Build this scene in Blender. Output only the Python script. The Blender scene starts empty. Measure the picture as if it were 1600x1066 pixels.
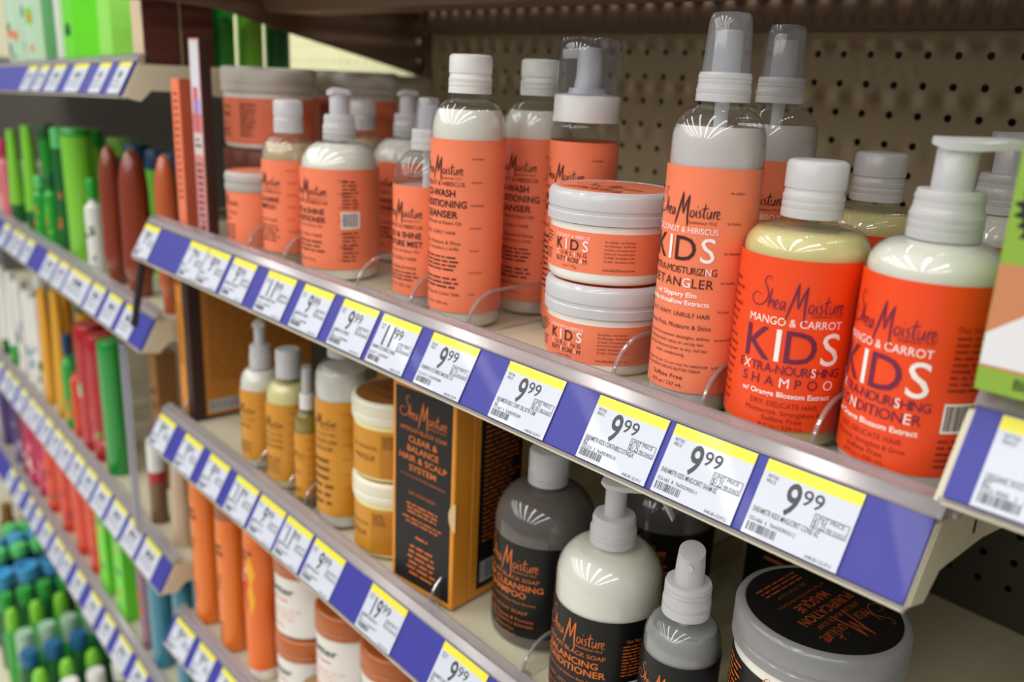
import bpy, math, random
from math import sin, cos, pi, radians, atan2, sqrt
from mathutils import Matrix, Vector

# ------------------------------------------------------------------ camera, world, lamps, exposure
SC = bpy.context.scene
COL = SC.collection
CAM = Vector((0.54265, -0.64159, -0.02965))
RX = Vector((0.6764189, 0.7351577, 0.0447278))
RD = Vector((0.2389344, -0.1615885, -0.9574965))
RF = Vector((-0.6966834, 0.6583558, -0.2849560))
cd = bpy.data.cameras.new('camera')
cam = bpy.data.objects.new('camera', cd)
COL.objects.link(cam)
m3 = Matrix((RX, -RD, -RF)).transposed()
cam.matrix_world = Matrix.Translation(CAM) @ m3.to_4x4()
cd.sensor_width = 36
cd.lens = 1367.18 / 1600 * 36
cd.clip_start = 0.01
cd.clip_end = 50
cd.dof.use_dof = True
cd.dof.focus_distance = 0.43
cd.dof.aperture_fstop = 6.0
SC.camera = cam

w = bpy.data.worlds.new('store')
SC.world = w
w.use_nodes = True
bg = w.node_tree.nodes['Background']
bg.inputs[0].default_value = (0.96, 0.98, 1.0, 1)
_nt = w.node_tree                      # bright ceiling above, dimmer aisle at eye level, dull floor below
_tc = _nt.nodes.new('ShaderNodeTexCoord'); _sx = _nt.nodes.new('ShaderNodeSeparateXYZ'); _rp = _nt.nodes.new('ShaderNodeValToRGB')
_mr = _nt.nodes.new('ShaderNodeMapRange'); _mr.inputs[1].default_value = -1
_nt.links.new(_tc.outputs['Generated'], _sx.inputs[0]); _nt.links.new(_sx.outputs[2], _mr.inputs[0]); _nt.links.new(_mr.outputs[0], _rp.inputs[0])
_e = _rp.color_ramp.elements
_e[0].position = 0.0; _e[0].color = (.16, .16, .16, 1)
_e[1].position = 1.0; _e[1].color = (.42, .42, .42, 1)
for _p, _c in ((.46, .15), (.56, .22), (.72, .40)):
    _q = _e.new(_p); _q.color = (_c, _c, _c, 1)
_nt.links.new(_rp.outputs[0], bg.inputs[1])

for i in range(8):          # rows of fluorescent tubes, running square to the shelves
    ld = bpy.data.lights.new('ceiling_tube', 'AREA')
    ld.shape = 'RECTANGLE'
    ld.size = 0.13
    ld.size_y = 7.0
    ld.energy = 34.0
    ld.color = (1.0, 0.975, 0.93)
    lo = bpy.data.objects.new('ceiling_tube', ld)
    lo.location = (-3.3 + i * 0.72, -2.2, 1.20)
    COL.objects.link(lo)

vs = SC.view_settings
vs.view_transform = 'Standard'
vs.look = 'None'
vs.gamma = 1
vs.use_curve_mapping = False
vs.exposure = 0.07
SC.cycles.use_denoising = True
SC.cycles.max_bounces = 10
SC.cycles.transparent_max_bounces = 24
SC.cycles.caustics_reflective = False
SC.cycles.caustics_refractive = False

# ------------------------------------------------------------------ colour and materials
def lin(c):
    return tuple(((v / 255) / 12.92 if v / 255 <= 0.04045 else ((v / 255 + 0.055) / 1.055) ** 2.4) for v in c[:3]) + (1.0,)

MATS = {}
def M(name, rgb, rough=0.45, spec=0.5, metal=0.0, coat=0.0, noise=0.0, sss=0.0, nscale=60):
    if name in MATS:
        return MATS[name]
    m = bpy.data.materials.new(name)
    m.use_nodes = True
    nt = m.node_tree
    b = nt.nodes['Principled BSDF']
    b.inputs['Base Color'].default_value = lin(rgb)
    b.inputs['Roughness'].default_value = rough
    b.inputs['Specular IOR Level'].default_value = spec
    b.inputs['Metallic'].default_value = metal
    b.inputs['Coat Weight'].default_value = coat
    b.inputs['Coat Roughness'].default_value = 0.025
    if noise:
        tc = nt.nodes.new('ShaderNodeTexCoord')
        nz = nt.nodes.new('ShaderNodeTexNoise')
        nz.inputs['Scale'].default_value = nscale
        nz.inputs['Detail'].default_value = 5
        mx = nt.nodes.new('ShaderNodeMix')
        mx.data_type = 'RGBA'
        mx.inputs[6].default_value = lin(tuple(v * (1 - noise) for v in rgb))
        mx.inputs[7].default_value = lin(tuple(min(255, v * (1 + noise)) for v in rgb))
        nt.links.new(tc.outputs['Object'], nz.inputs['Vector'])
        nt.links.new(nz.outputs['Fac'], mx.inputs[0])
        nt.links.new(mx.outputs[2], b.inputs['Base Color'])
    MATS[name] = m
    return m

def clear(name, tint=(250, 250, 250), base=0.08, edge=0.6, milk=0.0, milkcol=(225, 225, 225), rough=0.05, power=3.0):
    """thin clear plastic: transparent, with a mirror coat that grows towards grazing and a little milkiness"""
    if name in MATS:
        return MATS[name]
    m = bpy.data.materials.new(name)
    m.use_nodes = True
    nt = m.node_tree
    nt.nodes.clear()
    out = nt.nodes.new('ShaderNodeOutputMaterial')
    tr = nt.nodes.new('ShaderNodeBsdfTransparent')
    tr.inputs[0].default_value = lin(tint)
    df = nt.nodes.new('ShaderNodeBsdfDiffuse')
    df.inputs[0].default_value = lin(milkcol)
    tl = nt.nodes.new('ShaderNodeBsdfTranslucent')
    tl.inputs[0].default_value = lin(milkcol)
    dm = nt.nodes.new('ShaderNodeMixShader')
    dm.inputs[0].default_value = 0.35
    nt.links.new(df.outputs[0], dm.inputs[1]); nt.links.new(tl.outputs[0], dm.inputs[2])
    m1 = nt.nodes.new('ShaderNodeMixShader')
    m1.inputs[0].default_value = milk
    nt.links.new(tr.outputs[0], m1.inputs[1]); nt.links.new(dm.outputs[0], m1.inputs[2])
    gl = nt.nodes.new('ShaderNodeBsdfGlossy')
    gl.inputs['Roughness'].default_value = rough
    lw = nt.nodes.new('ShaderNodeLayerWeight')
    pw = nt.nodes.new('ShaderNodeMath'); pw.operation = 'POWER'
    pw.inputs[1].default_value = power
    nt.links.new(lw.outputs['Facing'], pw.inputs[0])
    mr = nt.nodes.new('ShaderNodeMapRange')
    mr.inputs[3].default_value = base
    mr.inputs[4].default_value = edge
    nt.links.new(pw.outputs[0], mr.inputs[0])
    m2 = nt.nodes.new('ShaderNodeMixShader')
    nt.links.new(mr.outputs[0], m2.inputs[0])
    nt.links.new(m1.outputs[0], m2.inputs[1]); nt.links.new(gl.outputs[0], m2.inputs[2])
    nt.links.new(m2.outputs[0], out.inputs[0])
    MATS[name] = m
    return m

C_SHELL = clear('clear_bottle_plastic', (247, 249, 247), 0.055, 0.55, 0.02, rough=.02)
C_CAP = clear('frosted_cap_plastic', (236, 236, 238), 0.05, 0.3, 0.84, (240, 240, 243), 0.16, 3)
C_OVER = clear('clear_overcap_plastic', (236, 238, 242), 0.07, 0.6, 0.24, (232, 234, 238), 0.04, 2)
C_DIV = clear('clear_divider_plastic', (244, 242, 240), 0.04, 0.5, 0.03, rough=0.08)
C_EDGE = clear('divider_edge_plastic', (235, 232, 230), 0.15, 0.7, 0.25, (225, 220, 218), 0.1)
C_LEDGE = clear('clear_channel_plastic', (232, 229, 232), 0.10, 0.5, 0.36, (226, 219, 224), 0.12, 2)
WHITECAP = M('white_cap_plastic', (222, 222, 222), 0.3)
PAPER = M('tag_paper', (198, 203, 215), 0.35, coat=0.25)
YEL = M('tag_yellow', (226, 218, 58), 0.35, coat=0.25)
INK = M('tag_ink', (62, 64, 72), 0.5)
BLUE = M('tag_strip_blue', (58, 58, 148), 0.4, spec=.35, coat=0.12)
CREAM = M('shelf_cream_paint', (205, 198, 172), 0.4, noise=0.04)
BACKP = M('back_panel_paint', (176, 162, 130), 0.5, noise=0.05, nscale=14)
BACKSHADE = M('lower_panel_painted_shade', (66, 60, 50), 0.55, noise=0.05, nscale=14)  # shade of the lower recesses, put into the panel colour
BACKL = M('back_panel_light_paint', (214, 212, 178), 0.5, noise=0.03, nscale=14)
BROWN = M('canopy_brown_paint', (120, 98, 78), 0.5, noise=0.05)
DARK = M('dark_void', (18, 17, 15), 0.8)
CORAL = M('coral_label', (243, 130, 92), 0.38, coat=0.15)
ORANGE = M('orange_label', (240, 74, 24), 0.38, coat=0.15)
MUST = M('mustard_label', (206, 140, 34), 0.4, coat=0.1)
BLACKL = M('black_label', (14, 13, 14), 0.4, spec=.35, coat=0.05)
DKINK = M('dark_brown_ink', (66, 24, 22), 0.5)
PURP = M('plum_ink', (112, 30, 66), 0.5)
REDINK = M('deep_red_ink', (150, 36, 20), 0.5)
WHINK = M('white_ink', (246, 240, 236), 0.45)
ORINK = M('copper_ink', (214, 112, 40), 0.45)
BRINK = M('brown_ink', (104, 62, 16), 0.5)
CREAMLQ = M('white_cream', (240, 236, 227), 0.4, coat=0.9)
YELLQ = M('pale_yellow_liquid', (226, 212, 146), 0.35, coat=0.9)
MILKLQ = M('milky_grey_liquid', (216, 206, 208), 0.35, coat=0.9)
TANLQ = M('tan_liquid', (198, 172, 136), 0.35, coat=0.9)
OILLQ = M('olive_oil_liquid', (142, 124, 30), 0.3, coat=0.8)
BLKLQ = M('black_liquid', (30, 24, 24), 0.3, coat=0.8)
YCREAM = M('butter_cream_liquid', (238, 228, 160), 0.4, coat=0.8)
BOXOR = M('box_orange_card', (226, 146, 40), 0.45)
BOXBR = M('box_brown_card', (190, 120, 44), 0.5)
BOXBK = M('box_black_card', (24, 22, 24), 0.45, spec=.35)
BOXDK = M('box_dark_card', (54, 30, 22), 0.5)
TUBEIN = M('dip_tube_plastic', (205, 205, 205), 0.4)

# ------------------------------------------------------------------ mesh builder
class MB:
    def __init__(s):
        s.v = []; s.f = []; s.mi = []; s.sm = []; s.mats = []
    def slot(s, mat):
        if mat not in s.mats: s.mats.append(mat)
        return s.mats.index(mat)
    def add(s, vs, fs, mat, smooth=False):
        o = len(s.v); k = s.slot(mat)
        s.v.extend(vs)
        for f in fs:
            s.f.append([i + o for i in f]); s.mi.append(k); s.sm.append(smooth)
    def lathe(s, prof, mat, seg=48, c=(0, 0, 0), sx=1, sy=1, smooth=True, tx=0, ty=0):
        vs = []; rings = []
        H = max(1e-9, prof[-1][1] - prof[0][1])
        for r, z in prof:
            q = (z - prof[0][1]) / H
            ox, oy = c[0] + tx * q, c[1] + ty * q
            if r < 1e-6:
                rings.append([len(vs)]); vs.append((ox, oy, c[2] + z))
            else:
                rings.append(list(range(len(vs), len(vs) + seg)))
                for i in range(seg):
                    a = 2 * pi * i / seg
                    vs.append((ox + r * sx * cos(a), oy + r * sy * sin(a), c[2] + z))
        fs = []
        for A, B in zip(rings, rings[1:]):
            if len(A) == 1 and len(B) == 1: continue
            for i in range(seg):
                j = (i + 1) % seg
                if len(A) == 1: fs.append((A[0], B[j], B[i]))
                elif len(B) == 1: fs.append((A[i], A[j], B[0]))
                else: fs.append((A[i], A[j], B[j], B[i]))
        s.add(vs, fs, mat, smooth)
    def box(s, x0, x1, y0, y1, z0, z1, mat, bev=0.0):
        if bev <= 0:
            vs = [(x, y, z) for z in (z0, z1) for y in (y0, y1) for x in (x0, x1)]
            s.add(vs, [(0, 2, 3, 1), (4, 5, 7, 6), (0, 1, 5, 4), (2, 6, 7, 3), (0, 4, 6, 2), (1, 3, 7, 5)], mat)
            return
        b = bev
        def ring(e, z):
            return [(x0 + e + b, y0 + e, z), (x1 - e - b, y0 + e, z), (x1 - e, y0 + e + b, z), (x1 - e, y1 - e - b, z),
                    (x1 - e - b, y1 - e, z), (x0 + e + b, y1 - e, z), (x0 + e, y1 - e - b, z), (x0 + e, y0 + e + b, z)]
        vs = ring(b, z0) + ring(0, z0 + b) + ring(0, z1 - b) + ring(b, z1)
        fs = [tuple(range(7, -1, -1)), tuple(range(24, 32))]
        for k in range(3):
            for i in range(8):
                j = (i + 1) % 8
                fs.append((k * 8 + i, k * 8 + j, k * 8 + 8 + j, k * 8 + 8 + i))
        s.add(vs, fs, mat)
    def prism(s, poly, mat, axis='x', a=0.0, b=1.0):
        """poly of 2-D points extruded along an axis; x: (y,z), y: (x,z), z: (x,y)"""
        def P(p, t):
            return (t, p[0], p[1]) if axis == 'x' else (p[0], t, p[1]) if axis == 'y' else (p[0], p[1], t)
        n = len(poly)
        vs = [P(p, a) for p in poly] + [P(p, b) for p in poly]
        fs = [tuple(range(n - 1, -1, -1)), tuple(range(n, 2 * n))]
        for i in range(n):
            j = (i + 1) % n
            fs.append((i, j, n + j, n + i))
        s.add(vs, fs, mat)
    def tube(s, pts, r, mat, seg=8, closed=False):
        pts = [Vector(p) for p in pts]
        rr = r if isinstance(r, (list, tuple)) else [r] * len(pts)
        vs = []; fs = []
        for i, p in enumerate(pts):
            d = (pts[min(i + 1, len(pts) - 1)] - pts[max(i - 1, 0)]).normalized()
            u = d.cross(Vector((0, 0, 1)))
            if u.length < 1e-3: u = Vector((1, 0, 0))
            u.normalize(); v = d.cross(u)
            for k in range(seg):
                a = 2 * pi * k / seg
                vs.append(tuple(p + rr[i] * (cos(a) * u + sin(a) * v)))
        for i in range(len(pts) - 1):
            for k in range(seg):
                j = (k + 1) % seg
                fs.append((i * seg + k, i * seg + j, (i + 1) * seg + j, (i + 1) * seg + k))
        fs.append(tuple(range(seg - 1, -1, -1)))
        fs.append(tuple(range((len(pts) - 1) * seg, len(pts) * seg)))
        s.add(vs, fs, mat, True)
    def build(s, name, parent=None, loc=None, angle=38):
        me = bpy.data.meshes.new(name)
        me.from_pydata([tuple(v) for v in s.v], [], s.f)
        for m in s.mats: me.materials.append(m)
        me.polygons.foreach_set('material_index', s.mi)
        me.polygons.foreach_set('use_smooth', s.sm)
        me.update()
        if any(s.sm): me.set_sharp_from_angle(angle=radians(angle))
        o = bpy.data.objects.new(name, me)
        COL.objects.link(o)
        if parent: o.parent = parent
        if loc: o.location = loc
        return o

def thing(name, label, cat, loc=(0, 0, 0), rz=0.0, group=None):
    o = bpy.data.objects.new(name, None)
    o.empty_display_size = 0.02
    COL.objects.link(o)
    o.location = loc; o.rotation_euler = (0, 0, rz)
    tag(o, label, cat, group)
    return o

def tag(o, label, cat, group=None):
    o['label'] = label; o['category'] = cat
    if group: o['group'] = group
    elif 'group' in o: del o['group']
    return o

def struct(o):
    o['kind'] = 'structure'
    return o

def dup(root, loc, rz=0.0, label=None, cat=None, group=None):
    r = root.copy(); COL.objects.link(r)
    r.location = loc; r.rotation_euler = (0, 0, rz)
    tag(r, label or root['label'], cat or root['category'], group)
    for ch in list(root.children):
        c = ch.copy(); COL.objects.link(c); c.parent = r
        for g in list(ch.children):
            d = g.copy(); COL.objects.link(d); d.parent = c
    return r

# ------------------------------------------------------------------ lettering
TXT = {}
CAPH = None
def raw_text(t, bold):
    cu = bpy.data.curves.new('lettering', 'FONT')
    cu.body = t; cu.size = 1.0; cu.resolution_u = 3
    cu.offset = 0.018 * float(bold)
    o = bpy.data.objects.new('lettering', cu)
    me = bpy.data.meshes.new_from_object(o)
    vs = [(v.co.x, v.co.y) for v in me.vertices]
    me.calc_loop_triangles()
    fs = [tuple(q.vertices) for q in me.loop_triangles]
    bpy.data.objects.remove(o); bpy.data.curves.remove(cu); bpy.data.meshes.remove(me)
    return vs, fs
def get_text(t, bold=False):
    global CAPH
    if CAPH is None:
        v, _ = raw_text('H', False); CAPH = max(p[1] for p in v) - min(p[1] for p in v)
    k = (t, bold)
    if k not in TXT:
        vs, fs = raw_text(t, bold)
        if not vs: TXT[k] = ([], [], 0.0)
        else:
            x0 = min(p[0] for p in vs); x1 = max(p[0] for p in vs)
            TXT[k] = ([((p[0] - x0) / CAPH, p[1] / CAPH) for p in vs], fs, (x1 - x0) / CAPH)
    return TXT[k]

def spline(pts, n=5):
    out = []
    P = [pts[0]] + list(pts) + [pts[-1]]
    for i in range(1, len(P) - 2):
        for k in range(n):
            t = k / n
            out.append(tuple(0.5 * (2 * P[i][d] + (P[i + 1][d] - P[i - 1][d]) * t + (2 * P[i - 1][d] - 5 * P[i][d] + 4 * P[i + 1][d] - P[i + 2][d]) * t * t
                     + (3 * P[i][d] - P[i - 1][d] - 3 * P[i + 1][d] + P[i + 2][d]) * t ** 3) for d in (0, 1)))
    out.append(pts[-1])
    return out

SCRIPT = [  # brush strokes of the handwritten word mark: points and half width
    ([(22, 29), (20, 33), (16, 31), (14.5, 26), (18, 20), (20, 13), (17, 5), (10, 1), (3, 3), (1, 9), (6, 14), (13, 12)], .55),
    ([(23.5, 21), (22, 10), (21, 0)], .7), ([(21.3, 3), (24.5, 9), (26, 7), (26, 0)], .55),
    ([(28.5, 4), (31.2, 6), (31, 9), (28.8, 8.6), (28, 4), (29.5, 0), (33, 2)], .55),
    ([(37.5, 9), (34.5, 8), (33.8, 3), (35.2, 0), (37.5, 5), (38.3, 9), (38.3, 2), (40, 0)], .55),
    ([(40, -11), (44, 4), (48, 20), (50, 30)], .95), ([(50, 30), (50.3, 14), (51.5, 3)], .8),
    ([(51.5, 3), (55, 16), (59, 27)], .8), ([(59, 27), (58, 10), (58.6, -12)], .95),
    ([(65, 8.6), (62.3, 7), (62, 2), (64, 0), (66.6, 3), (66.5, 7.5), (64.5, 9)], .6),
    ([(69.8, 9), (69.3, 3), (70.6, 0)], .65), ([(70.3, 13), (70.9, 14)], .6),
    ([(75.5, 9.5), (73, 8), (74.8, 4), (74.6, 1), (71.8, 0)], .6),
    ([(80.3, 18), (78.6, 6), (79, .8), (80.8, .5)], .7), ([(76, 11), (84, 13)], .5),
    ([(83.2, 9), (82.7, 2), (84.6, 0), (87, 4), (88, 9), (87.6, 1.5), (89, 0)], .6),
    ([(91, 9), (90.6, 0)], .65), ([(90.8, 5), (92.4, 9), (94, 8.5)], .55),
    ([(94.8, 4), (97.4, 6), (97, 9), (95, 8.6), (94.4, 4), (95.8, 0), (99.5, 2)], .55)]

def clip_slab(poly, a, b):
    def half(pl, keep, x):
        out = []
        for i in range(len(pl)):
            p, q = pl[i], pl[(i + 1) % len(pl)]
            ip, iq = keep(p[0]), keep(q[0])
            if ip: out.append(p)
            if ip != iq:
                t = (x - p[0]) / (q[0] - p[0])
                out.append((x, p[1] + t * (q[1] - p[1])))
        return out
    pl = half(poly, lambda x: x >= a - 1e-9, a)
    return half(pl, lambda x: x <= b + 1e-9, b) if len(pl) > 2 else []

class Art:
    """flat artwork in metres: u to the right from the centre line, v down from the top edge"""
    def __init__(s, seed=1):
        s.polys = []; s.rnd = random.Random(seed); s.lay = 0
    def text(s, t, v, cap, mat, width=None, u=0.0, bold=False, align='c', shear=0.0):
        vs, fs, wd = get_text(t, bold)
        if not vs: return
        sx = cap if width is None else width / wd
        W = wd * sx
        o = u - W / 2 if align == 'c' else u if align == 'l' else u - W
        P = [(o + p[0] * sx + shear * p[1] * cap, v + cap / 2 - p[1] * cap) for p in vs]
        for f in fs: s.polys.append(([P[i] for i in f], mat, 4))
    def letters(s, t, v, cap, mats, width, u=0.0, bold=False):
        """evenly spaced single letters, each with its own ink"""
        n = len(t); ws = [get_text(c, bold)[2] for c in t]
        k = cap
        tot = sum(ws) * k
        if tot > width * 0.97: k = width * 0.93 / sum(ws); tot = sum(ws) * k
        gap = (width - tot) / max(1, n - 1)
        x = u - width / 2
        for c, wv, m in zip(t, ws, mats):
            vs, fs, _ = get_text(c, bold)
            P = [(x + p[0] * k, v + cap / 2 - p[1] * cap) for p in vs]
            for f in fs: s.polys.append(([P[i] for i in f], m, 4))
            x += wv * k + gap
    def logo(s, v, width, mat, u=0.0, fine=5, heavy=1.0):
        k = width / 100.0
        for pts, hw in SCRIPT:
            pl = spline(pts, fine)
            n = len(pl)
            L = []
            for i, p in enumerate(pl):
                a = pl[max(0, i - 1)]; b = pl[min(n - 1, i + 1)]
                dx, dy = b[0] - a[0], b[1] - a[1]
                q = sqrt(dx * dx + dy * dy) or 1
                e = hw * heavy * (0.45 + 0.75 * sin(pi * min(1, max(0, (i + .6) / n))))
                L.append(((p[0] - dy / q * e, p[1] + dx / q * e), (p[0] + dy / q * e, p[1] - dx / q * e)))
            for (a, b), (c, d) in zip(L, L[1:]):
                s.polys.append(([(u + (x - 50) * k, v - y * k) for x, y in (a, b, d, c)], mat, 4))
    def rect(s, u0, u1, v0, v1, mat, lay=None):
        if lay is None: s.lay = min(3, s.lay + .05); lay = s.lay
        s.polys.append(([(u0, v0), (u0, v1), (u1, v1), (u1, v0)], mat, lay))
    def frame(s, u0, u1, v0, v1, t, mat):
        s.rect(u0, u1, v0, v0 + t, mat, 4); s.rect(u0, u1, v1 - t, v1, mat, 4)
        s.rect(u0, u0 + t, v0, v1, mat, 4); s.rect(u1 - t, u1, v0, v1, mat, 4)
    def micro(s, u0, u1, v0, v1, n, mat, h=0.42, ragged=0.25, center=False):
        p = (v1 - v0) / n
        for i in range(n):
            e = (u1 - u0) * s.rnd.uniform(0, ragged)
            a, b = (u0 + e / 2, u1 - e / 2) if center else (u0, u1 - e)
            x = a
            while x < b - p * .3:
                L = min(b - x, p * s.rnd.uniform(0.9, 3.2))
                s.rect(x, x + L, v0 + i * p, v0 + i * p + p * h, mat, 4)
                x += L + p * 0.45
    def barcode(s, u0, u1, v0, v1, back, ink, n=24):
        if back: s.rect(u0 - .001, u1 + .001, v0 - .001, v1 + .0012, back, 3.3)
        x = u0; st = (u1 - u0) / (n * 2)
        while x < u1 - st:
            L = st * s.rnd.choice((.6, 1, 1.6))
            s.rect(x, min(u1, x + L), v0, v1, ink, 4)
            x += L + st * s.rnd.choice((.7, 1, 1.5))
    def wrap(s, mb, R, ztop, phi=-pi / 2, lift=0.00025, zrad=None):
        lim = R * 0.13
        for poly, mat, ly in s.polys:
            us = [p[0] for p in poly]; a, b = min(us), max(us)
            pieces = [poly]
            if b - a > lim:
                k0, k1 = math.floor(a / lim), math.ceil(b / lim)
                pieces = [q for q in (clip_slab(poly, k * lim, (k + 1) * lim) for k in range(k0, k1)) if len(q) > 2]
            for q in pieces:
                e = R + lift * (.4 + ly * .25)
                mb.add([(e * cos(phi + p[0] / R), e * sin(phi + p[0] / R), ztop - p[1]) for p in q],
                       [tuple(range(len(q)))], mat)
    def flat(s, mb, o, du, dv, lift=0.0002):
        o, du, dv = Vector(o), Vector(du), Vector(dv)
        n = du.cross(-dv) * lift
        for poly, mat, ly in s.polys:
            mb.add([tuple(o + du * p[0] + dv * p[1] + n * (.4 + ly * .25)) for p in poly], [tuple(range(len(poly)))], mat)

# ------------------------------------------------------------------ bottle kit (metres, base at z = 0)
def dome(R, zb, rn, zn, n=9, p=2.0):
    """shoulder from the body radius to the neck radius"""
    out = []
    for i in range(n + 1):
        t = i / n * pi / 2
        out.append((rn + (R - rn) * (cos(t) ** (2 / p)), zb + (zn - zb) * (sin(t) ** (2 / p))))
    return out

def base_prof(R, e=0.004):
    return [(0, 0.0012), (R * .7, 0.0012), (R - e, 0.0)] + [(R - e + e * sin(t * pi / 8), e - e * cos(t * pi / 8)) for t in (1, 2, 3, 4)]

def body_parts(root, R, zb, rn, zn, liquid, level, shell=None, p=2.0, neck=0.006):
    prof = base_prof(R) + dome(R, zb, rn, zn, p=p) + [(rn, zn + neck)]
    mb = MB(); mb.lathe(prof, shell or C_SHELL, 56)
    o = mb.build('bottle_body', root)
    if liquid:
        g = 0.0007
        ip = [(max(0, r - g) if r > 0 else 0, z + (g if z < .002 else 0)) for r, z in prof if z < level]
        rl = ip[-1][0]
        a = [q for q in prof if q[1] >= level]
        if a:
            r0, z0 = [q for q in prof if q[1] < level][-1]; r1, z1 = a[0]
            t = (level - z0) / max(1e-6, z1 - z0); rl = r0 + (r1 - r0) * t - g
        ip += [(rl, level), (0, level - .0006)]
        mb = MB(); mb.lathe(ip, liquid, 48)
        mb.build('liquid', root)
    return o

def label_part(root, R, z0, z1, mat, art, name='label', phi=-pi / 2, span=None):
    mb = MB()
    Ro = R + 0.0003
    mb.lathe([(Ro - .0002, z0), (Ro, z0), (Ro, z1), (Ro - .0002, z1)], mat, 72)
    if art: art.wrap(mb, Ro, z1, phi)
    return mb.build(name, root, angle=60)

def ribbed(r, z0, z1, n=5, d=0.0003):
    out = []
    for i in range(n):
        a = z0 + (z1 - z0) * i / n; b = z0 + (z1 - z0) * (i + 1) / n
        out += [(r, a + (b - a) * .15), (r, a + (b - a) * .75), (r - d, a + (b - a) * .85), (r - d, b)]
    return out

def disc_cap(root, r, z0, z1, mat=None):
    mat = mat or C_CAP
    mb = MB(); zm = z0 + (z1 - z0) * .5
    mb.lathe([(r * .8, z0), (r, z0)] + ribbed(r, z0 + .001, zm - .002, 3) + [(r - .0006, zm - .0015), (r - .0006, zm), (r - .0001, zm + .0005),
              (r - .0002, z1 - .0018), (r - .0008, z1 - .0006), (r - .002, z1), (r * .5, z1 - .0008), (0, z1 - .001)], mat, 48)
    mb.lathe([(r * .82, z0), (r * .82, zm), (0, zm)], mat, 32)
    c = mb.build('cap', root)
    mb = MB(); a = radians(200)
    mb.lathe([(r * .52, z1 - .0012), (r * .5, z1 - .0003), (0, z1 - .0002)], mat, 32)
    mb.build('cap_disc', c)

def pump(root, r, z0, z1, ztop, reach, rz, rs=0.0062, droop=0.006, mat=None, tube_to=None):
    """ribbed collar, plunger stem and a spout that reaches out at angle rz"""
    mat = mat or C_CAP
    mb = MB(); zm = z0 + (z1 - z0) * .55
    mb.lathe([(r * .8, z0), (r, z0)] + ribbed(r, z0 + .001, zm, 3) + [(r * .95, zm + .001)] + ribbed(r * .93, zm + .0015, z1 - .0015, 2) +
             [(r * .88, z1), (r * .45, z1), (0, z1)], mat, 44)
    mb.build('collar', root)
    mb = MB()
    mb.lathe([(rs * .55, z1 - .02), (rs * .55, ztop - .006)], TUBEIN, 20)
    mb.lathe([(rs, z1), (rs * .98, ztop - .004), (rs * .9, ztop - .003)], mat, 28)
    mb.build('stem', root)
    mb = MB()
    d = Vector((cos(rz), sin(rz), 0)); n = Vector((-d.y, d.x, 0))
    zt = ztop
    secs = [(-rs * 1.25, .0028, rs * .9, 0), (-rs * .6, .0045, rs * 1.25, 0), (rs * .8, .0048, rs * 1.15, .0004), (reach * .5, .0040, rs * .72, .0008), (reach * .82, .0034, rs * .52, -droop * .25), (reach, .0028, rs * .42, -droop)]
    rings = []
    for x, h, wd, dz in secs:
        c = d * x
        top = zt + dz
        rings.append([tuple(c + n * (wd * cx) + Vector((0, 0, top - h + h * cz))) for cx, cz in ((-1, .0), (-1, .6), (-.6, 1), (.6, 1), (1, .6), (1, 0))])
    vs = [q for r_ in rings for q in r_]; fs = []
    for i in range(len(rings) - 1):
        for k in range(6):
            j = (k + 1) % 6
            fs.append((i * 6 + k, i * 6 + j, (i + 1) * 6 + j, (i + 1) * 6 + k))
    fs += [tuple(range(5, -1, -1)), tuple(range((len(rings) - 1) * 6, len(rings) * 6))]
    mb.add(vs, fs, mat, True)
    mb.build('pump_head', root, angle=50)
    if tube_to is not None:
        mb = MB(); mb.lathe([(0.0026, tube_to), (0.0026, z0 + .002)], TUBEIN, 14); mb.build('dip_tube', root)

def spray_top(root, r, z0, z1, ztop, ra, over=None, mat=None, tube_to=None, rz=-pi / 2, slant=False):
    mat = mat or C_CAP
    mb = MB(); zm = z0 + (z1 - z0) * .5
    mb.lathe([(r * .8, z0), (r, z0)] + ribbed(r, z0 + .0008, zm, 2) + ribbed(r * .97, zm, z1 - .001, 3) + [(r * .93, z1), (r * .5, z1), (0, z1)], mat, 48)
    mb.build('collar', root)
    mb = MB()
    if slant:
        d = Vector((cos(rz), sin(rz), 0)); seg = 28; vs = []; prof = [(ra * 1.05, z1), (ra, z1 + (ztop - z1) * .5), (ra * .92, None), (ra * .7, None)]
        for q, (rr, zz) in enumerate(prof):
            for i in range(seg):
                a = 2 * pi * i / seg
                x, y = rr * cos(a), rr * sin(a)
                t = (x * d.x + y * d.y) / ra
                z = zz if zz is not None else ztop - (.0028 * (1 + t)) + (0 if q == 2 else .0006)
                vs.append((x, y, z))
        fs = [(q * seg + i, q * seg + (i + 1) % seg, (q + 1) * seg + (i + 1) % seg, (q + 1) * seg + i) for q in range(3) for i in range(seg)]
        fs.append(tuple(range(3 * seg, 4 * seg)))
        mb.add(vs, fs, mat, True)
        p = d * ra * .9
        q = p.copy(); q.z = z1 + (ztop - z1) * .55
        mb.tube([q, q + d * .0014], .0022, mat, 12)
    else:
        mb.lathe([(ra, z1), (ra * .97, z1 + (ztop - z1) * .6), (ra * .9, ztop - .001), (ra * .75, ztop), (0, ztop)], mat, 32)
    mb.build('spray_button', root)
    if over:
        r0, r1, zt = over
        mb = MB()
        mb.lathe([(r0, z1 - .0005), (r0 * .985, z1 + .002), (r1 + .0003, zt - .005), (r1 * .97, zt - .0022), (r1 * .86, zt - .0005), (r1 * .5, zt), (0, zt)], C_OVER, 48)
        mb.build('overcap', root)
    if tube_to is not None:
        mb = MB(); mb.lathe([(0.0028, tube_to), (0.0032, z0 + .002)], C_CAP, 16); mb.build('dip_tube', root)

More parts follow.
